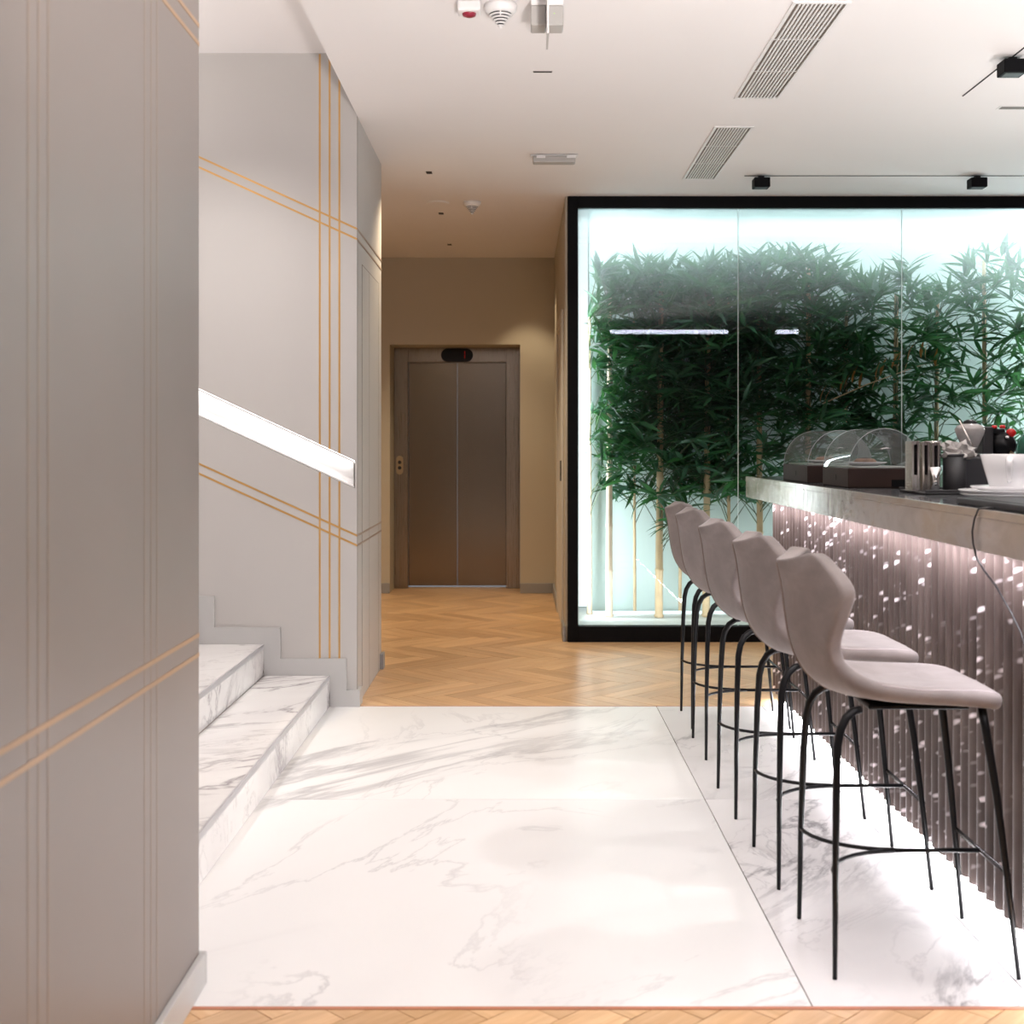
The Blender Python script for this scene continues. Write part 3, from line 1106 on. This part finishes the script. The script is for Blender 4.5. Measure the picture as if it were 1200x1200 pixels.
MB().box(1.224 + ox, 1.246 + ox, BY0 + 0.05 + oy, 6.5 + oy, 1.0195, 1.026).build('led_strip', M['led'], bar)

# ------------------------------------------------------------------ bar stools


def smooth_shell():
    # rows from the top of the back to the front of the seat: x, z, half width, forward sweep of the sides, lift of the sides
    rows = [(-0.333, 1.000, 0.112, 0.075, 0.034), (-0.332, 0.985, 0.148, 0.094, 0.020), (-0.326, 0.947, 0.214, 0.128, 0.0),
            (-0.319, 0.905, 0.197, 0.114, 0.0), (-0.309, 0.845, 0.166, 0.090, 0.0), (-0.296, 0.785, 0.138, 0.068, 0.0),
            (-0.268, 0.720, 0.136, 0.062, 0.016), (-0.215, 0.670, 0.162, 0.050, 0.036), (-0.140, 0.648, 0.188, 0.010, 0.032),
            (-0.03, 0.645, 0.206, 0.0, 0.022), (0.09, 0.648, 0.213, 0.0, 0.014), (0.165, 0.648, 0.208, -0.004, 0.006), (0.208, 0.640, 0.185, -0.02, 0.0)]
    bm = bmesh.new()
    T = [-1, -0.72, -0.36, 0, 0.36, 0.72, 1]
    grid = []
    for (x, z, wd, fw, lf) in rows:
        grid.append([bm.verts.new((x + fw * (abs(t) if x < -0.2 else abs(t) ** 1.4), wd * t, z + lf * abs(t) ** 1.6)) for t in T])
    for a, b_ in zip(grid[:-1], grid[1:]):
        for k in range(len(T) - 1):
            bm.faces.new((a[k], b_[k], b_[k + 1], a[k + 1]))
    bmesh.ops.recalc_face_normals(bm, faces=bm.faces)
    me = bpy.data.meshes.new('shell')
    bm.to_mesh(me)
    bm.free()
    o = bpy.data.objects.new('shell', me)
    COL.objects.link(o)
    c = sum((f_.normal.z * f_.area for f_ in me.polygons if f_.center.x > -0.1), 0.0)
    s = o.modifiers.new('s', 'SOLIDIFY')
    s.thickness = 0.046
    s.offset = 1.0 if c > 0 else -1.0
    s.use_even_offset = False
    cr = me.attributes.new('crease_edge', 'FLOAT', 'EDGE')
    pos = [v.co for v in me.vertices]
    for e_ in me.edges:
        a_, b_ = e_.vertices
        k_ = 0.0
        if a_ // 7 == b_ // 7 == 0:
            k_ = 0.60                                   # top edge
        elif {a_ % 7, b_ % 7} <= {0, 6} and max(a_, b_) // 7 <= 6:
            k_ = 0.45                                   # sides of the back
        cr.data[e_.index].value = k_
    u = o.modifiers.new('u', 'SUBSURF')
    u.levels = u.render_levels = 2
    dg = bpy.context.evaluated_depsgraph_get()
    em = bpy.data.meshes.new_from_object(o.evaluated_get(dg))
    bpy.data.objects.remove(o)
    return em


shell = smooth_shell()


def part_of(me, keep, name, mat):
    bm = bmesh.new()
    bm.from_mesh(me)
    dead = [f_ for f_ in bm.faces if not keep(f_.calc_center_median())]
    bmesh.ops.delete(bm, geom=dead, context='FACES')
    for f_ in bm.faces:
        f_.smooth = True
    m = bpy.data.meshes.new(name)
    bm.to_mesh(m)
    bm.free()
    m.materials.append(mat)
    nrm = {tuple(round(c, 5) for c in v.co): v.normal.copy() for v in me.vertices}
    m.normals_split_custom_set_from_vertices([nrm[tuple(round(c, 5) for c in v.co)] for v in m.vertices])
    return m


from mathutils.bvhtree import BVHTree
TREE = BVHTree.FromPolygons([v.co for v in shell.vertices], [list(p.vertices) for p in shell.polygons])
is_back = lambda c: c.z - 0.715 > 0.55 * (c.x + 0.235) and c.x < -0.10
ST_LABELS = ['mauve velvet bar stool nearest the camera at the front of the row',
             'second mauve velvet bar stool from the camera, half hidden behind the nearest one',
             'middle mauve velvet bar stool of the row of five along the bar',
             'second mauve velvet bar stool from the glass case',
             'mauve velvet bar stool closest to the planted glass case at the far end']


def make_stool():
    rt = root('bar_stool', (0, 0, 0), ST_LABELS[0], 'stool', 'velvet bar stools along the counter')
    link('backrest', part_of(shell, is_back, 'backrest', M['velvet']), rt)
    link('seat', part_of(shell, lambda c: not is_back(c), 'seat', M['velvet']), rt)
    # piping down the middle of the back
    pts = []
    for k in range(22):
        z_ = 0.995 - 0.33 * k / 21
        h_ = TREE.ray_cast(Vector((-1, 0, z_)), Vector((1, 0, 0)))
        if h_[0] is not None:
            pts.append(h_[0] + Vector((-0.0008, 0, 0)))
    MB().tube(pts, 0.0030, 6).build('seam', M['seam'], rt)
    for s_ in (-1, 1):
        pts = []
        for k in range(16):
            x_ = -0.10 + 0.28 * k / 15
            h_ = TREE.ray_cast(Vector((x_, s_ * (0.165 + 0.03 * math.sin(PI * (k + 2) / 19)), 1.0)), Vector((0, 0, -1)))
            if h_[0] is not None and h_[0].z < 0.75:
                pts.append(h_[0])
        MB().tube(pts, 0.0014, 5).build('stitching', M['stitch'], rt)
    # legs
    def leg(px_, s, rear):
        if rear:
            pts = [(-0.145, s * 0.150, 0.646), (-0.165, s * 0.156, 0.641), (-0.185, s * 0.162, 0.626), (-0.200, s * 0.168, 0.598), (-0.208, s * 0.173, 0.56),
                   (-0.213, s * 0.182, 0.46), (-0.218, s * 0.192, 0.25), (-0.221, s * 0.199, 0.0)]
            rr = [0.0095, 0.0105, 0.0108, 0.0108, 0.0106, 0.0098, 0.0080, 0.0058]
        else:
            pts = [(0.150, s * 0.160, 0.652), (0.158, s * 0.164, 0.60), (0.180, s * 0.178, 0.44), (0.204, s * 0.190, 0.22), (0.226, s * 0.2, 0.0)]
            rr = [0.0105, 0.0108, 0.0098, 0.0080, 0.0058]
        return MB().tube(pts, rr, 10).build('leg', M['black'], rt)
    for s in (-1, 1):
        leg(0, s, True)
        leg(0, s, False)
    # Y shaped footrest
    for s in (-1, 1):
        pts = []
        for k in range(9):
            t = k / 8
            a = t * PI / 2
            pts.append((-0.219 + 0.20 * (1 - math.cos(a)) ** 1.0 * 1.0, s * (0.192 - 0.186 * math.sin(a)), 0.25))
        MB().tube(pts, 0.0055, 8).build('footrest_arm', M['black'], rt)
    for s in (-0.0055, 0.0055):
        pass
    MB().tube([(-0.03, 0.0, 0.25), (0.203, 0.0, 0.25)], 0.0062, 8).build('footrest_rail', M['black'], rt)
    MB().tube([(0.204, -0.192, 0.25), (0.204, 0.192, 0.25)], 0.0062, 8).build('footrest_bar', M['chrome_dark'], rt)
    MB().box(-0.12, 0.13, -0.13, 0.13, 0.640, 0.652, 0.003).build('seat_plate', M['black'], rt)
    return rt


M['chrome_dark'] = plain('worn_black_metal', (0.10, 0.095, 0.10), 0.25, 0.8)
st = make_stool()
for i, (x, y, rz) in enumerate(((0.985, 3.310, 0.0), (0.975, 3.937, 0.0), (0.968, 4.640, 0.0), (0.985, 5.470, 0.0), (1.005, 6.045, 0.0))):
    s = st if i == 0 else copy_tree(st)
    s.location = (x, y, 0.001)
    s.rotation_euler.z = rz
    s['label'] = ST_LABELS[i]

# ------------------------------------------------------------------ things on the counter
CT = 1.1318


def display_box(loc, w_, l_, h_, r_, label):
    rt = root('display_box', loc, label, 'display box', 'roll top cake boxes on the counter')
    bm_ = MB().box(0, w_, 0, l_, 0, h_, 0.003)
    bs = bm_.build('base', M['wood_box'], rt)
    MB().box(w_ * 0.58, w_ * 0.97, -0.0012, 0.004, 0.004, h_ * 0.42).build('slot', M['black_frame'], bs)
    stad_y(0.022, 0.009, 0, 0.002, 0, 0, True).build('keyhole', M['black_frame'], bs, (-0.0005, l_ * 0.45, h_ * 0.5)).rotation_euler = (0, 0, -PI / 2)
    MB().box(0.02, w_ - 0.02, 0.02, l_ - 0.02, h_, h_ + 0.006, 0.002).build('tray', M['grey_plastic'], rt)
    cx = w_ / 2
    n_ = 20
    arc = [(cx - r_ * math.cos(PI * k / n_), h_ + (0.155) * math.sin(PI * k / n_)) for k in range(n_ + 1)]
    sh = MB()
    for k in range(n_):
        a_, b_ = arc[k], arc[k + 1]
        sh.face([(a_[0], 0.006, a_[1]), (b_[0], 0.006, b_[1]), (b_[0], l_ - 0.006, b_[1]), (a_[0], l_ - 0.006, a_[1])])
    bmesh.ops.remove_doubles(sh.bm, verts=sh.bm.verts, dist=1e-5)
    cv = sh.build('cover', M['acrylic'], rt, smooth=True)
    for yy in (0.006, l_ - 0.006):
        MB().tube([(p_[0], yy, p_[1]) for p_ in arc], 0.0014, 6).build('cover_rim', M['clear_edge'], cv)
    en = MB()
    en.face([(p_[0], l_ - 0.008, p_[1]) for p_ in arc])
    en.build('end_pane', M['acrylic'], cv)
    en = MB()
    en.face([(p_[0], 0.008, p_[1]) for p_ in arc])
    en.build('end_pane', M['acrylic'], cv)
    MB().tube([(cx - 0.02, 0.0, h_ + 0.075), (cx, -0.012, h_ + 0.078), (cx + 0.02, 0.0, h_ + 0.075)], 0.004, 6).build('handle', M['chrome'], cv)
    return rt


M['clear_edge'] = plain('acrylic_edge', (0.42, 0.45, 0.45), 0.15)
display_box((1.272, 4.97, CT), 0.29, 0.42, 0.076, 0.142, 'dark brown roll-top display box with clear arched cover beside the steel tumblers')
display_box((1.262, 5.63, CT), 0.29, 0.52, 0.076, 0.142, 'dark brown roll-top display box with clear arched cover at the free end of the counter')
for (lo, la, lb) in (((1.40, 5.20, CT + 0.083), 'white plate under the nearer clear arched cover', 'small dark pastry under the nearer clear arched cover'),
                     ((1.40, 5.88, CT + 0.083), 'white plate under the farther clear arched cover', 'small dark pastry under the farther clear arched cover')):
    pt = root('serving_plate', lo, la, 'plate', 'plates in the cake boxes')
    MB().lathe([(0, 0), (0.05, 0), (0.085, 0.012), (0.086, 0.015), (0.05, 0.005), (0, 0.005)], 28).build('dish', M['porcelain'], pt)
    MB().lathe([(0.046, -0.001), (0.049, -0.001), (0.049, 0.0005)], 28).build('foot_ring', M['porcelain'], pt)
    ps = root('pastry', (lo[0], lo[1], lo[2] + 0.0055), lb, 'pastry', 'pastries in the cake boxes')
    MB().lathe([(0.0, 0.0), (0.042, 0.0), (0.045, 0.012), (0.036, 0.022), (0.0, 0.026)], 18).build('crumb', M['cake'], ps)
    MB().lathe([(0.030, 0.0235), (0.018, 0.0275), (0.0, 0.0285)], 18).build('glaze', M['wood_box'], ps)

# black tray with steel tumblers, jigger and black canister
tr = root('bar_tray', (1.52, 4.46, CT), 'low black tray under the steel bar tools on the counter', 'tray')
MB().box(-0.16, 0.18, -0.16, 0.14, 0, 0.008, 0.003).build('base_plate', M['black_soft'], tr)
for bx in ((-0.16, 0.18, -0.16, -0.152), (-0.16, 0.18, 0.132, 0.14)):
    MB().box(bx[0], bx[1], bx[2], bx[3], 0.0085, 0.016, 0.001).build('rim', M['black_soft'], tr)
cd = root('steel_caddy', (1.352, 4.44, CT + 0.0085), 'tall brushed steel bar caddy with dark slots on the black tray', 'caddy')
for k, xx in enumerate((-0.006, 0.030, 0.064)):
    b_ = MB()
    h_ = 0.172
    ww_ = 0.026
    b_.box(xx, xx + 0.007, -0.04, 0.04, 0, h_ - k * 0.002, 0.001)
    b_.box(xx + ww_ - 0.007, xx + ww_, -0.04, 0.04, 0, h_ - k * 0.002, 0.001)
    b_.box(xx + 0.007, xx + ww_ - 0.007, -0.038, 0.038, 0.0, 0.055)
    b_.box(xx + 0.007, xx + ww_ - 0.007, -0.030, 0.038, h_ - 0.012 - k * 0.002, h_ - k * 0.002)
    s_ = b_.build('slotted_plate', M['steel'], cd)
    MB().box(xx + 0.008, xx + ww_ - 0.008, 0.0, 0.02, 0.055, h_ - 0.012 - k * 0.002).build('slot_back', M['charcoal'], s_)
tb = root('steel_tumbler', (1.442, 4.47, CT + 0.0085), 'polished steel shaker tin standing behind the jigger', 'shaker')
MB().lathe([(0.0, 0), (0.020, 0), (0.027, 0.17), (0.028, 0.172), (0.025, 0.17), (0.019, 0.006), (0, 0.006)], 28).build('tin', M['chrome'], tb)
jg = root('jigger', (1.408, 4.345, CT + 0.0085), 'double ended polished steel measuring jigger', 'jigger')
MB().lathe([(0.0, 0.004), (0.017, 0.0), (0.006, 0.036), (0.022, 0.083), (0.0205, 0.083), (0.0045, 0.04), (0.0, 0.04)], 28).build('cup', M['chrome'], jg)
MB().lathe([(0.0065, 0.033), (0.0085, 0.035), (0.0065, 0.037)], 20).build('band', M['steel'], jg)
cn = root('black_canister', (1.505, 4.44, CT + 0.0085), 'black canister holding crumpled clear wrapping on the tray', 'canister')
MB().lathe([(0, 0), (0.037, 0), (0.039, 0.004), (0.039, 0.125), (0.036, 0.125), (0.036, 0.010), (0, 0.01)], 28).build('pot', M['black_soft'], cn)
MB().lathe([(0.0392, 0.118), (0.041, 0.121), (0.041, 0.125), (0.039, 0.127)], 28).build('rim', M['charcoal'], cn)
wrp = root('clear_wrapping', (1.515, 4.44, CT + 0.125), 'crumpled clear plastic wrapping in the black canister', 'wrapping')
random.seed(8)
bmw = bmesh.new()
bmesh.ops.create_icosphere(bmw, subdivisions=3, radius=0.045)
for v in bmw.verts:
    f_ = 1 + random.uniform(-0.22, 0.30)
    v.co = Vector((v.co.x * 1.25, v.co.y * 0.8, max(-0.008, v.co.z * 0.75 + 0.018))) * f_
mm = bpy.data.meshes.new('film')
bmw.to_mesh(mm)
bmw.free()
mm.materials.append(M['bag'])
link('film', mm, wrp)

# coffee grinder with hopper
gr = root('coffee_grinder', (1.635, 4.60, CT), 'black coffee grinder with smoky cone hopper', 'grinder')
MB().box(-0.075, 0.055, -0.07, 0.09, 0.0, 0.125, 0.006, 2).build('body', M['charcoal'], gr)
MB().lathe([(0.045, 0.125), (0.040, 0.135), (0.012, 0.14)], 24, (-0.02, 0, 0)).build('collar', M['black'], gr)
MB().lathe([(0.012, 0.138), (0.024, 0.15), (0.046, 0.20), (0.053, 0.222), (0.046, 0.236), (0.025, 0.243)], 28, (-0.02, 0, 0)).build('hopper', M['hopper'], gr)
MB().lathe([(0.026, 0.2425), (0.022, 0.252), (0.010, 0.258), (0.0, 0.259)], 24, (-0.02, 0, 0)).build('lid', M['black'], gr)
MB().tube([(-0.075, -0.05, 0.255), (-0.035, -0.06, 0.17), (-0.02, -0.062, 0.13)], 0.003, 6).build('spoon_handle', M['steel'], gr)
# coffee machine
cm = root('coffee_machine', (1.795, 4.82, CT), 'small black coffee machine with red knobs behind the white cup', 'coffee machine')
MB().box(-0.075, -0.035, -0.06, 0.09, 0.0, 0.235, 0.006, 2).build('column', M['black_soft'], cm)
MB().box(-0.035, 0.06, -0.05, 0.09, 0.0, 0.10, 0.006, 2).build('base', M['black'], cm)
bmq = MB().lathe([(0.0, -0.055), (0.040, -0.05), (0.050, -0.02), (0.050, 0.03), (0.036, 0.05), (0, 0.055)], 28)
bmesh.ops.rotate(bmq.bm, verts=bmq.bm.verts, cent=(0, 0, 0), matrix=Matrix.Rotation(PI / 2, 3, 'X'))
bmq.build('head', M['black'], cm, (0.012, 0, 0.165))
MB().box(-0.035, 0.02, -0.03, 0.05, 0.205, 0.228, 0.004).build('top_bar', M['black'], cm)
for (xx, zz) in ((-0.018, 0.235), (0.012, 0.236)):
    MB().lathe([(0, -0.004), (0.010, -0.004), (0.011, 0.004), (0.007, 0.008), (0, 0.008)], 16).build('red_button', M['red'], cm, (xx, -0.02, zz - 0.003))
k_ = MB().lathe([(0, -0.012), (0.015, -0.012), (0.017, 0.0), (0.015, 0.012), (0, 0.012)], 20)
bmesh.ops.rotate(k_.bm, verts=k_.bm.verts, cent=(0, 0, 0), matrix=Matrix.Rotation(PI / 2, 3, 'X'))
k_.build('red_knob', M['red'], cm, (0.040, -0.03, 0.212))
MB().lathe([(0, 0), (0.009, 0), (0.009, 0.010), (0, 0.012)], 14).build('dial', M['chrome'], cm, (0.018, -0.05, 0.19))
MB().tube([(0.03, -0.05, 0.14), (0.05, -0.075, 0.12), (0.052, -0.09, 0.10)], 0.006, 8).build('spout', M['brass_metal'], cm)
gj = root('green_jar', (2.09, 5.2, CT), 'dark green rounded jar at the back of the counter beyond the cup', 'jar')
MB().lathe([(0, 0), (0.06, 0), (0.07, 0.02), (0.074, 0.15), (0.066, 0.19), (0.045, 0.212), (0.03, 0.216), (0.0, 0.216)], 28).build('glass_body', M['green_glass'], gj)
MB().lathe([(0, 0.2165), (0.03, 0.2165), (0.03, 0.226), (0, 0.228)], 20).build('cap', M['black'], gj)

# plates and cup
pc = (1.47, 3.83)
for i in range(3):
    pl = root('saucer_plate', (pc[0] + (0.004, -0.003, 0.0)[i], pc[1] + (0.0, 0.003, -0.002)[i], CT + 0.011 * i),
              ('lowest white plate of the stack under the white cup', 'middle white plate of the stack under the white cup',
               'topmost white plate of the stack, directly under the white cup')[i], 'plate', 'stacked white plates')
    R_ = (0.152, 0.150, 0.120)[i]
    MB().lathe([(0, 0.0), (R_ * 0.55, 0.0), (R_ * 0.95, 0.016), (R_, 0.021), (R_ * 0.985, 0.0225), (R_ * 0.56, 0.0075), (0, 0.0075)], 40).build('dish', M['porcelain'], pl)
    MB().lathe([(R_ * 0.50, -0.0015), (R_ * 0.53, -0.0015), (R_ * 0.53, 0.0006), (R_ * 0.50, 0.0006)], 36).build('foot_ring', M['porcelain'], pl)
cup = root('coffee_cup', (1.458, 3.83, CT + 0.0305), 'big white coffee cup standing on the stacked plates', 'cup')
MB().lathe([(0, 0), (0.044, 0), (0.050, 0.004), (0.066, 0.06), (0.079, 0.108), (0.0765, 0.109), (0.063, 0.062), (0.046, 0.010), (0, 0.008)], 40).build('bowl', M['porcelain'], cup)
MB().tube([(0.004, -0.074, 0.094), (0.004, -0.098, 0.094), (0.004, -0.108, 0.080), (0.004, -0.098, 0.058), (0.004, -0.078, 0.036), (0.004, -0.060, 0.030)],
          [0.010, 0.011, 0.010, 0.009, 0.008, 0.007], 10).build('handle', M['porcelain'], cup)
cup.rotation_euler.z = -0.364
sg = root('sugar_sachet', (1.52, 3.76, CT + 0.034), 'white paper sachets lying on the plate beside the cup', 'sachet')
sg.location = (1.575, 3.765, CT + 0.036)
MB().box(-0.045, 0.045, -0.02, 0.02, 0, 0.008, 0.003).build('sachet_paper', M['porcelain'], sg)
MB().box(-0.044, -0.036, -0.018, 0.018, 0.0082, 0.0092).build('crimp', M['white_plastic'], sg)
mt = root('menu_folder', (1.46, 3.25, CT), 'thick black folder lying flat at the counter edge', 'folder')
MB().box(-0.225, 0.25, -0.40, 0.38, 0.0, 0.0185, 0.005, 2).build('cover', M['charcoal'], mt)
MB().box(-0.205, 0.23, -0.38, 0.365, 0.0188, 0.0205, 0.001).build('inlay_sheet', M['black_soft'], mt)
cb = MB()
cb.tube([(1.232, 3.33, CT + 0.0032), (1.205, 3.33, CT + 0.004), (1.193, 3.335, CT), (1.192, 3.362, 1.105), (1.192, 3.378, 1.07), (1.192, 3.372, 1.04),
         (1.193, 3.345, 1.0), (1.22, 3.36, 0.965), (1.262, 3.40, 0.925), (1.266, 3.31, 0.87), (1.266, 3.24, 0.825), (1.266, 3.20, 0.78), (1.266, 3.16, 0.70)], 0.0026, 6)
tag(cb.build('cable', M['black_soft']), 'thin dark cable hanging down over the steel counter edge', 'cable')

# ------------------------------------------------------------------ ceiling things


def vent(loc, w_, l_, label):
    rt = root('ceiling_vent', loc, label, 'vent', 'white slotted air vents in the ceiling')
    z1 = 0.0
    fr = MB()
    t = 0.014
    fr.box(0, w_, 0, t, -0.006, z1)
    fr.box(0, w_, l_ - t, l_, -0.006, z1)
    fr.box(0, t, t, l_ - t, -0.006, z1)
    fr.box(w_ - t, w_, t, l_ - t, -0.006, z1)
    fr.build('frame', M['white_plastic'], rt)
    MB().box(t, w_ - t, t, l_ - t, -0.0012, 0.0).build('backing', M['groove'], rt)
    n_ = 12
    p_ = (w_ - 2 * t) / n_
    me = None
    for k in range(n_ - 1):
        xx = t + p_ * (k + 1)
        if me is None:
            o = MB().box(-p_ * 0.24, p_ * 0.24, t, l_ - t, -0.006, -0.0013).build('slat', M['white_plastic'], rt, (xx, 0, 0))
            me = o.data
        else:
            link('slat', me, rt, (xx, 0, 0))
    for k in range(1, 3):
        MB().box(t, w_ - t, l_ * k / 3 - 0.003, l_ * k / 3 + 0.003, -0.003, -0.0013).build('cross_bar', M['white_plastic'], rt)
    return rt


vent((1.005, 4.72, CEIL), 0.215, 1.32, 'long slotted white ceiling vent over the nearer stools')
vent((0.995, 6.57, CEIL), 0.205, 1.30, 'long slotted white ceiling vent close to the planted glass case')


def track(loc, l_, rz, label, wd=0.003):
    rt = root('light_track', loc, label, 'track', None, None, rz)
    MB().box(-wd, wd, 0, l_, -0.0030, 0.0).build('channel', M['charcoal'], rt)
    MB().box(-wd * 0.4, wd * 0.4, 0.004, l_ - 0.004, -0.0040, -0.0031).build('slot_line', M['black_frame'], rt)
    return rt


def track_spot(loc, label, rz=0):
    rt = root('track_spot', loc, label, 'spotlight', 'black box spotlights on the ceiling tracks', None, rz)
    MB().box(-0.016, 0.016, -0.016, 0.016, -0.014, 0.0).build('adapter', M['black'], rt)
    hd = MB().box(-0.048, 0.048, -0.045, 0.045, -0.072, -0.0145, 0.003).build('head', M['black_frame'], rt)
    MB().box(-0.036, 0.036, -0.033, 0.033, -0.0735, -0.0722).build('lens', M['charcoal'], hd)
    return rt


track((1.36, 7.78, CEIL), 3.4, -PI / 2, 'thin black light track running along the planted glass case')
track((2.073, 2.2, CEIL), 3.80, 0, 'thin black light track running over the bar towards the glass case')
track_spot((1.462, 7.78, CEIL - 0.0041), 'black box spotlight on the track above the first glass joint')
track_spot((2.775, 7.78, CEIL - 0.0041), 'black box spotlight on the track above the cup end of the case')
track_spot((2.073, 5.40, CEIL - 0.0041), 'black box spotlight on the track over the bar')
sd = root('ceiling_slot', (2.36, 6.205, CEIL), 'slim recessed slot diffuser in the ceiling above the bar', 'vent')
MB().box(-0.045, 0.6, -0.034, 0.034, -0.003, 0).build('flange', M['white_plastic'], sd)
MB().box(-0.035, 0.59, -0.022, 0.022, -0.0042, -0.0031).build('slot_gap', M['groove'], sd)
s3 = root('ceiling_slit', (0.097, 5.61, CEIL), 'tiny dark slit in the ceiling beyond the exit sign', 'slot')
MB().box(-0.042, 0.042, -0.011, 0.011, -0.002, 0).build('plate', M['grey_plastic'], s3)
MB().box(-0.040, 0.040, -0.008, 0.008, -0.0028, -0.0021).build('slit', M['black'], s3)


def detector(loc, s, label):
    rt = root('smoke_detector', loc, label, 'smoke detector', 'white smoke detectors')
    MB().lathe([(0.060 * s, 0), (0.060 * s, -0.012 * s), (0.055 * s, -0.026 * s), (0.042 * s, -0.034 * s)], 32, caps=True).build('base', M['white_plastic'], rt)
    for k in range(5):
        r1 = (0.043 - 0.0075 * k) * s
        z_ = (-0.0345 - 0.0088 * k) * s
        MB().lathe([(r1 * 0.93, z_ - 0.0001), (r1 * 0.93, z_ - 0.0046 * s)], 28, caps=True).build('grille_gap', M['charcoal'], rt)
        MB().lathe([(r1, z_ - 0.0047 * s), (r1 * 0.95, z_ - 0.0087 * s)], 28, caps=True).build('grille_ring', M['white_plastic'], rt)
    MB().lathe([(0.010 * s, -0.0786 * s), (0.004 * s, -0.086 * s), (0, -0.087 * s)], 16, caps=True).build('tip', M['white_plastic'], rt)
    MB().box(-0.0025 * s, 0.0025 * s, -0.045 * s, -0.036 * s, -0.05 * s, -0.032 * s).build('strut', M['white_plastic'], rt)
    return rt


detector((-0.074, 4.76, CEIL), 1.02, 'white domed smoke detector beside the red indicator')
detector((-0.327, 8.62, CEIL), 1.0, 'white domed smoke detector in the lift corridor ceiling')
ri = root('alarm_indicator', (-0.190, 4.74, CEIL), 'white ceiling unit with a dark red indicator lens', 'indicator')
MB().box(-0.043, 0.043, -0.043, 0.043, -0.040, 0.0, 0.010, 3).build('housing', M['white_plastic'], ri)
MB().lathe([(0.026, -0.040), (0.024, -0.047), (0.012, -0.052), (0, -0.053)], 24).build('lens', M['dark_red'], ri)
ex = root('exit_sign', (0.098, 4.70, CEIL), 'ceiling hung sign seen edge on with a clear hanging blade', 'sign')
MB().box(-0.060, 0.060, 0.0, 0.10, -0.020, 0.0, 0.002).build('base_plate', M['white_plastic'], ex)
MB().box(-0.060, -0.004, 0.0, 0.10, -0.094, -0.0205, 0.004).build('housing', M['grey_plastic'], ex)
MB().box(0.004, 0.060, 0.0, 0.10, -0.094, -0.0205, 0.004).build('housing', M['grey_plastic'], ex)
MB().lathe([(0, -0.001), (0.003, 0), (0, 0.001)], 10).build('green_light', M['green_led'], ex, (0.026, -0.0008, -0.052))
MB().box(-0.0035, 0.0035, -0.14, 0.05, -0.168, -0.020, 0.001).build('blade', M['white_plastic'], ex)
MB().box(-0.0035, 0.0035, -0.139, 0.05, -0.1695, -0.1683).build('blade_edge', M['grey_plastic'], ex)
em = root('emergency_light', (0.190, 7.24, CEIL), 'long clear emergency light fixed flat under the ceiling', 'light')
MB().box(-0.135, 0.135, -0.03, 0.03, -0.010, 0.0, 0.003).build('back_box', M['white_plastic'], em)
MB().box(-0.120, 0.120, -0.045, 0.035, -0.047, -0.0105, 0.008, 2).build('lens_cover', M['grey_plastic'], em)
for xx in (-0.075, 0.095):
    MB().box(xx - 0.025, xx + 0.025, -0.048, -0.0455, -0.024, -0.006, 0.001).build('clip', M['white_plastic'], em)
for i, (x, y) in enumerate(((-0.549, 7.69), (-0.562, 9.05), (-0.58, 10.46))):
    rt = root('downlight', (x, y, CEIL), ('tiny square black downlight nearest the stair wall corner', 'tiny square black downlight just beyond the round speaker',
                                          'tiny square black downlight closest to the lift')[i], 'downlight', 'tiny corridor downlights')
    MB().box(-0.017, 0.017, -0.030, 0.030, -0.003, 0).build('trim_ring', M['black'], rt)
    MB().box(-0.011, 0.011, -0.022, 0.022, -0.0038, -0.0031).build('lens', M['charcoal'], rt)
sp = root('ceiling_speaker', (-0.56, 8.65, CEIL), 'flat round white speaker in the corridor ceiling', 'speaker')
MB().lathe([(0.078, 0), (0.078, -0.004), (0.070, -0.006)], 32, caps=True).build('rim', M['white_plastic'], sp)
MB().lathe([(0.068, -0.0061), (0.067, -0.0075)], 32, caps=True).build('grille_cloth', M['ceiling'], sp)
# long lamp over the lounge behind the camera: its reflection crosses the glass
for k, (x0, x1) in enumerate(((1.25, 2.93), (3.58, 3.92))):
    ll = root('linear_lamp', ((x0 + x1) / 2, -1.10, CEIL), ('long white linear lamp on the lounge ceiling', 'short white linear lamp on the lounge ceiling')[k], 'lamp')
    h_ = (x1 - x0) / 2
    MB().box(-h_, h_, -0.03, 0.03, -0.02, 0).build('housing', M['white_plastic'], ll)
    MB().box(-h_ + 0.01, h_ - 0.01, -0.025, 0.025, -0.075, -0.0205).build('diffuser', M['led_violet'], ll)
